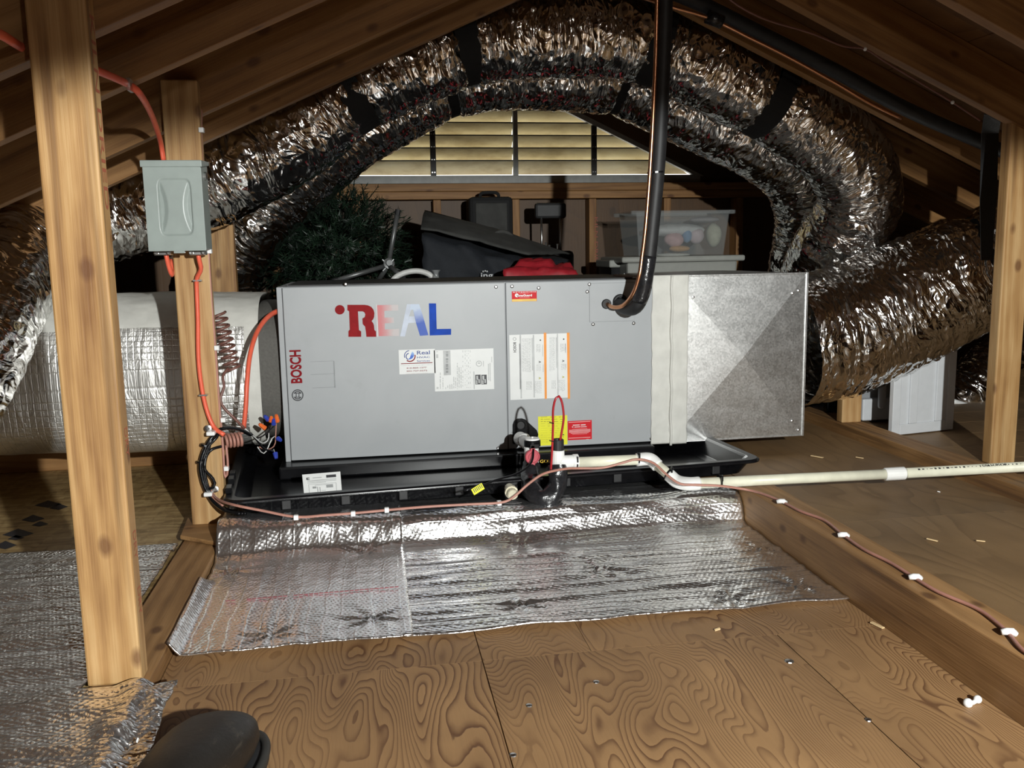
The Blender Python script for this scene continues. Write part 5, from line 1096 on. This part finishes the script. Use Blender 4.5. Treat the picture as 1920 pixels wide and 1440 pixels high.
rm.build('rim', CLEAR, ct_, bevel=0.004)
def lump(name, label, x, y, Y, r, sc, col, cat, seed):
    c = at(x, y, Y=Y); m = MB().sphere(c, r, 18, 12, sc); V = np.array(m.v); d = V-c; V = c+d*(1+0.30*(fbm(V[:, 0]*30+seed, V[:, 2]*30+V[:, 1]*20, seed)-0.45)[:, None])
    return mesh(name, V, m.f, plain(name+'_cloth_%d' % seed, col, 0.8, sc=40, bump=0.3), None, smooth=True, label=label, cat=cat)
lump('folded_cloth', 'white folded cloth in the clear tote', 1268, 432, 3.93, 0.075, (1.9, 0.9, 0.42), (0.50, 0.50, 0.49), 'cloth', 31)
lump('plush_toy', 'pink plush lump in the clear tote', 1264, 450, 3.885, 0.040, (1.1, 0.8, 0.8), (0.52, 0.33, 0.33), 'soft toy', 32)
lump('plush_toy', 'blue plush lump in the middle of the clear tote', 1288, 442, 3.88, 0.026, (0.8, 0.8, 1.2), (0.16, 0.27, 0.42), 'soft toy', 33)
lump('plush_toy', 'pale pink and white plush lump right of the blue one', 1306, 442, 3.885, 0.036, (1, 0.8, 1.0), (0.52, 0.42, 0.44), 'soft toy', 34)
lump('cream_pillow', 'cream cushion at the right side of the clear tote', 1338, 440, 3.90, 0.045, (0.8, 0.8, 1.2), (0.42, 0.41, 0.31), 'cushion', 35)
lump('orange_cloth', 'orange-tan cloth at the bottom of the clear tote', 1274, 466, 3.88, 0.030, (1.6, 0.9, 0.5), (0.46, 0.25, 0.09), 'cloth', 36)
lump('grey_cloth', 'grey rolled cloth near the top of the clear tote', 1320, 412, 3.92, 0.035, (2.0, 1, 0.4), (0.24, 0.22, 0.22), 'cloth', 37)
lump('white_pad', 'flat white pad on the floor of the clear tote', 1262, 478, 3.88, 0.030, (2.6, 1.2, 0.32), (0.50, 0.50, 0.46), 'pad', 38)

# =================================================================== RIGHT SIDE
CABW = plain('white_cabinet_paint', (0.62, 0.64, 0.66), 0.4, var=0.03); GREYC = plain('grey_appliance_plastic', (0.27, 0.28, 0.29), 0.4, var=0.05)
wc = thing('shaker_cabinet_front', 'white framed cabinet front standing upright on the right floor', 'cabinet front', (2.03, 2.96, 0.07))
a, b = at(1672, 818, Z=0.07), at(1787, 806, Z=0.07); ux = (b-a)[:2]; wd_ = np.linalg.norm(ux); ux /= wd_; uy = np.array([-ux[1], ux[0]])
def wp(u, v_, z): q = a[:2]+ux*u+uy*v_; return np.array([q[0], q[1], z])
def wbox(m, u0, u1, v0, v1, z0, z1): return m.add([wp(u0, v0, z0), wp(u1, v0, z0), wp(u1, v1, z0), wp(u0, v1, z0), wp(u0, v0, z1), wp(u1, v0, z1), wp(u1, v1, z1), wp(u0, v1, z1)], [(3, 2, 1, 0), (4, 5, 6, 7), (0, 1, 5, 4), (1, 2, 6, 5), (2, 3, 7, 6), (3, 0, 4, 7)])
H = 0.50
wbox(MB(), 0.02, wd_-0.02, 0.005, 0.018, 0.074, 0.07+H-0.01).build('field', CABW, wc)
for nm, u0, u1, z0, z1 in (('stile', 0, 0.035, 0.072, 0.07+H), ('stile', wd_-0.035, wd_, 0.072, 0.07+H), ('rail', 0.035, wd_-0.035, 0.072, 0.110), ('rail', 0.035, wd_-0.035, 0.07+H-0.04, 0.07+H)):
    wbox(MB(), u0, u1, 0, 0.020, z0, z1).build(nm, CABW, wc, bevel=0.002)
wbox(MB(), 0.075, 0.110, -0.003, 0.006, 0.111, 0.07+H-0.04).build('moulding', CABW, wc, bevel=0.002); wbox(MB(), wd_-0.090, wd_-0.055, -0.003, 0.006, 0.111, 0.07+H-0.04).build('moulding', CABW, wc, bevel=0.002)
ga = thing('grey_cabinet', 'grey cabinet carcass with rounded white handle behind the white panel', 'cabinet', tuple(at(1630, 800, Y=3.2)))
a_, b_ = at(1616, 800, Y=3.22), at(1666, 812, Y=3.22); MB().box(a_[0]-0.10, b_[0]+0.16, 3.22, 3.52, 0.075, 0.55).build('carcass', GREYC, ga, bevel=0.006)
MB().box(a_[0]-0.02, b_[0]+0.02, 3.185, 3.222, 0.078, 0.165).build('kick_plate', CABW, ga, bevel=0.006)
c = at(1658, 700, Y=3.14); MB().box(c[0]-0.012, c[0]+0.014, 3.135, 3.165, 0.13, 0.52).build('handle_bar', CABW, ga, bevel=0.011)
a_ = at(1560, 770, Y=3.3); MB().box(a_[0]-0.06, a_[0]+0.02, 3.23, 3.45, 0.075, 0.40).build('side_box', BLACKP, ga, bevel=0.006)
MB().box(a_[0]-0.01, a_[0]+0.014, 3.222, 3.232, 0.16, 0.40).build('side_strip', CABW, ga, bevel=0.002)
MB().tube(smooth_path(pxs([(1785, 752, 3.5), (1840, 768, 3.5), (1930, 790, 3.5)]), 0.02), 0.012, 10).build('white_pipe', PVC, None, smooth=True, label='white pipe lying on the floor behind the right post', cat='pipe')

# =================================================================== BOOT
bt = thing('boot', 'black scuffed toe of a work boot at the bottom left', 'boot', (-0.29, 1.25, 0))
tip = v3(-0.232, 1.355, 0); heel = v3(-0.300, 1.02, 0); dB = heel-tip; LB = np.linalg.norm(dB); dB /= LB; sB = v3(-dB[1], dB[0], 0)
prof = [(0.0, 0.006, 0.020), (0.006, 0.030, 0.040), (0.02, 0.050, 0.055), (0.05, 0.063, 0.068), (0.09, 0.069, 0.078), (0.14, 0.068, 0.088), (0.19, 0.060, 0.098), (0.24, 0.052, 0.106), (0.30, 0.050, 0.100), (0.345, 0.030, 0.085)]
def loft(prof, z0, mat, name, e=2.4, grow=0, h=None, full=False):
    v = []; n = 28
    for s, w, ht in prof:
        for k in range(n):
            t = 2*PI*k/n; c_, s_ = math.cos(t), math.sin(t); cx_ = math.copysign(abs(c_)**(2/e), c_); sz = math.copysign(abs(s_)**(2/e), s_)
            hh = h if h else ht; v.append(tip+dB*(s+(0.010 if not h else 0))+sB*cx_*(w*(0.95 if not h else 1)+grow)+v3(0, 0, z0+hh/2+sz*hh/2))
    f = [(i*n+k, i*n+(k+1) % n, (i+1)*n+(k+1) % n, (i+1)*n+k) for i in range(len(prof)-1) for k in range(n)]+[tuple(range(n))[::-1], tuple(range((len(prof)-1)*n, len(prof)*n))]
    return mesh(name, v, f, mat, bt, smooth=True)
def leather():
    n = NT('scuffed_black_leather'); c = n.obj(); f = n.noise(c, 40, 5, 0.7); s = n.ramp(n.noise(n.scale(c, (60, 16, 60)), 1.0, 4, 0.7, 1.0), [(0.58, (0, 0, 0)), (0.72, (1, 1, 1))])
    n.set(Base_Color=n.mix(n.math('MULTIPLY', s, 0.35), (0.010, 0.008, 0.0065), (0.085, 0.07, 0.05)), Roughness=0.5, Normal=n.bump(f, 0.3, 0.003)); return n.m
wl_ = [tip+dB*s_+sB*w_*1.02+v3(0, 0, 0.026) for s_, w_, h_ in prof]; wr_ = [tip+dB*s_-sB*w_*1.02+v3(0, 0, 0.026) for s_, w_, h_ in prof]
MB().tube(smooth_path(wl_[::-1]+[tip-dB*0.004+v3(0, 0, 0.026)]+wr_, 0.006), 0.007, 8).build('welt', plain('worn_rubber_welt', (0.022, 0.021, 0.019), 0.6), bt, smooth=True)
loft(prof, 0.022, leather(), 'upper'); loft(prof, 0.001, BLACKR, 'sole', e=3.5, grow=0.006, h=0.026)

# =================================================================== SMALL THINGS ON THE FLOOR
random.seed(5)
for k, (x, y) in enumerate(((962, 1416), (992, 1323), (1118, 1279), (1628, 1350), (1480, 1240))):
    c = at(x, y, Z=0.0); big = 0.006 if k < 4 else 0.009
    MB().lathe(c, (0, 0, 1), [(0.0, big), (0.0014, big*0.9), (0.0022, 0)], 10).build('nail_head', STEEL, None, label='small shiny nail head in the plywood, %s' % ('on the seam at the bottom', 'left of the knot pair', 'near the knot by the seam', 'on the right crack', 'largest, at right')[k], cat='nail', group='nail heads in the plywood')
WST = plain('white_plastic_scrap', (0.72, 0.72, 0.71), 0.35)
c = at(1815, 1318, Z=0.006); MB().sphere(c, 0.008).sphere(c+v3(0.022, 0.006, 0.001), 0.007).tube([c, c+v3(0.011, 0.004, -0.003), c+v3(0.022, 0.006, 0)], 0.004, 6).build('cable_clip', WST, None, smooth=True, label='loose white clip lying on the plywood near the right joist', cat='clip')
CHIP = plain('pale_wood_chip', (0.62, 0.45, 0.24), 0.7)
for k, (x, y, Z) in enumerate(((1645, 1172, 0.001), (1532, 856, 0.069), (1612, 858, 0.069), (1760, 922, 0.069), (1748, 1012, 0.069), (1838, 1014, 0.069), (1345, 1180, 0.001), (258, 1388, 0.05))):
    c = at(x, y, Z=Z+0.002); t = random.uniform(0, PI); l_ = (0.014, 0.020, 0.012, 0.004, 0.012, 0.010, 0.006, 0.003)[k]
    MB().obox(c, (l_*math.cos(t), l_*math.sin(t), 0.001), (-0.3*l_*math.sin(t), 0.3*l_*math.cos(t), 0.0005), (0, 0, 0.0012)).build('debris_chip', CHIP if k not in (3, 7) else WST, None, label='small pale debris chip ' + ('beside the right joist on the plywood', 'on the right floor under the plenum corner', 'on the right floor nearest the far joist', 'white, below the drain pipe coupling', 'on the right floor behind the long joist', 'on the right floor close to the picture edge', 'at the front edge of the foil sheet', 'white, on the lower left foil')[k], cat='debris')
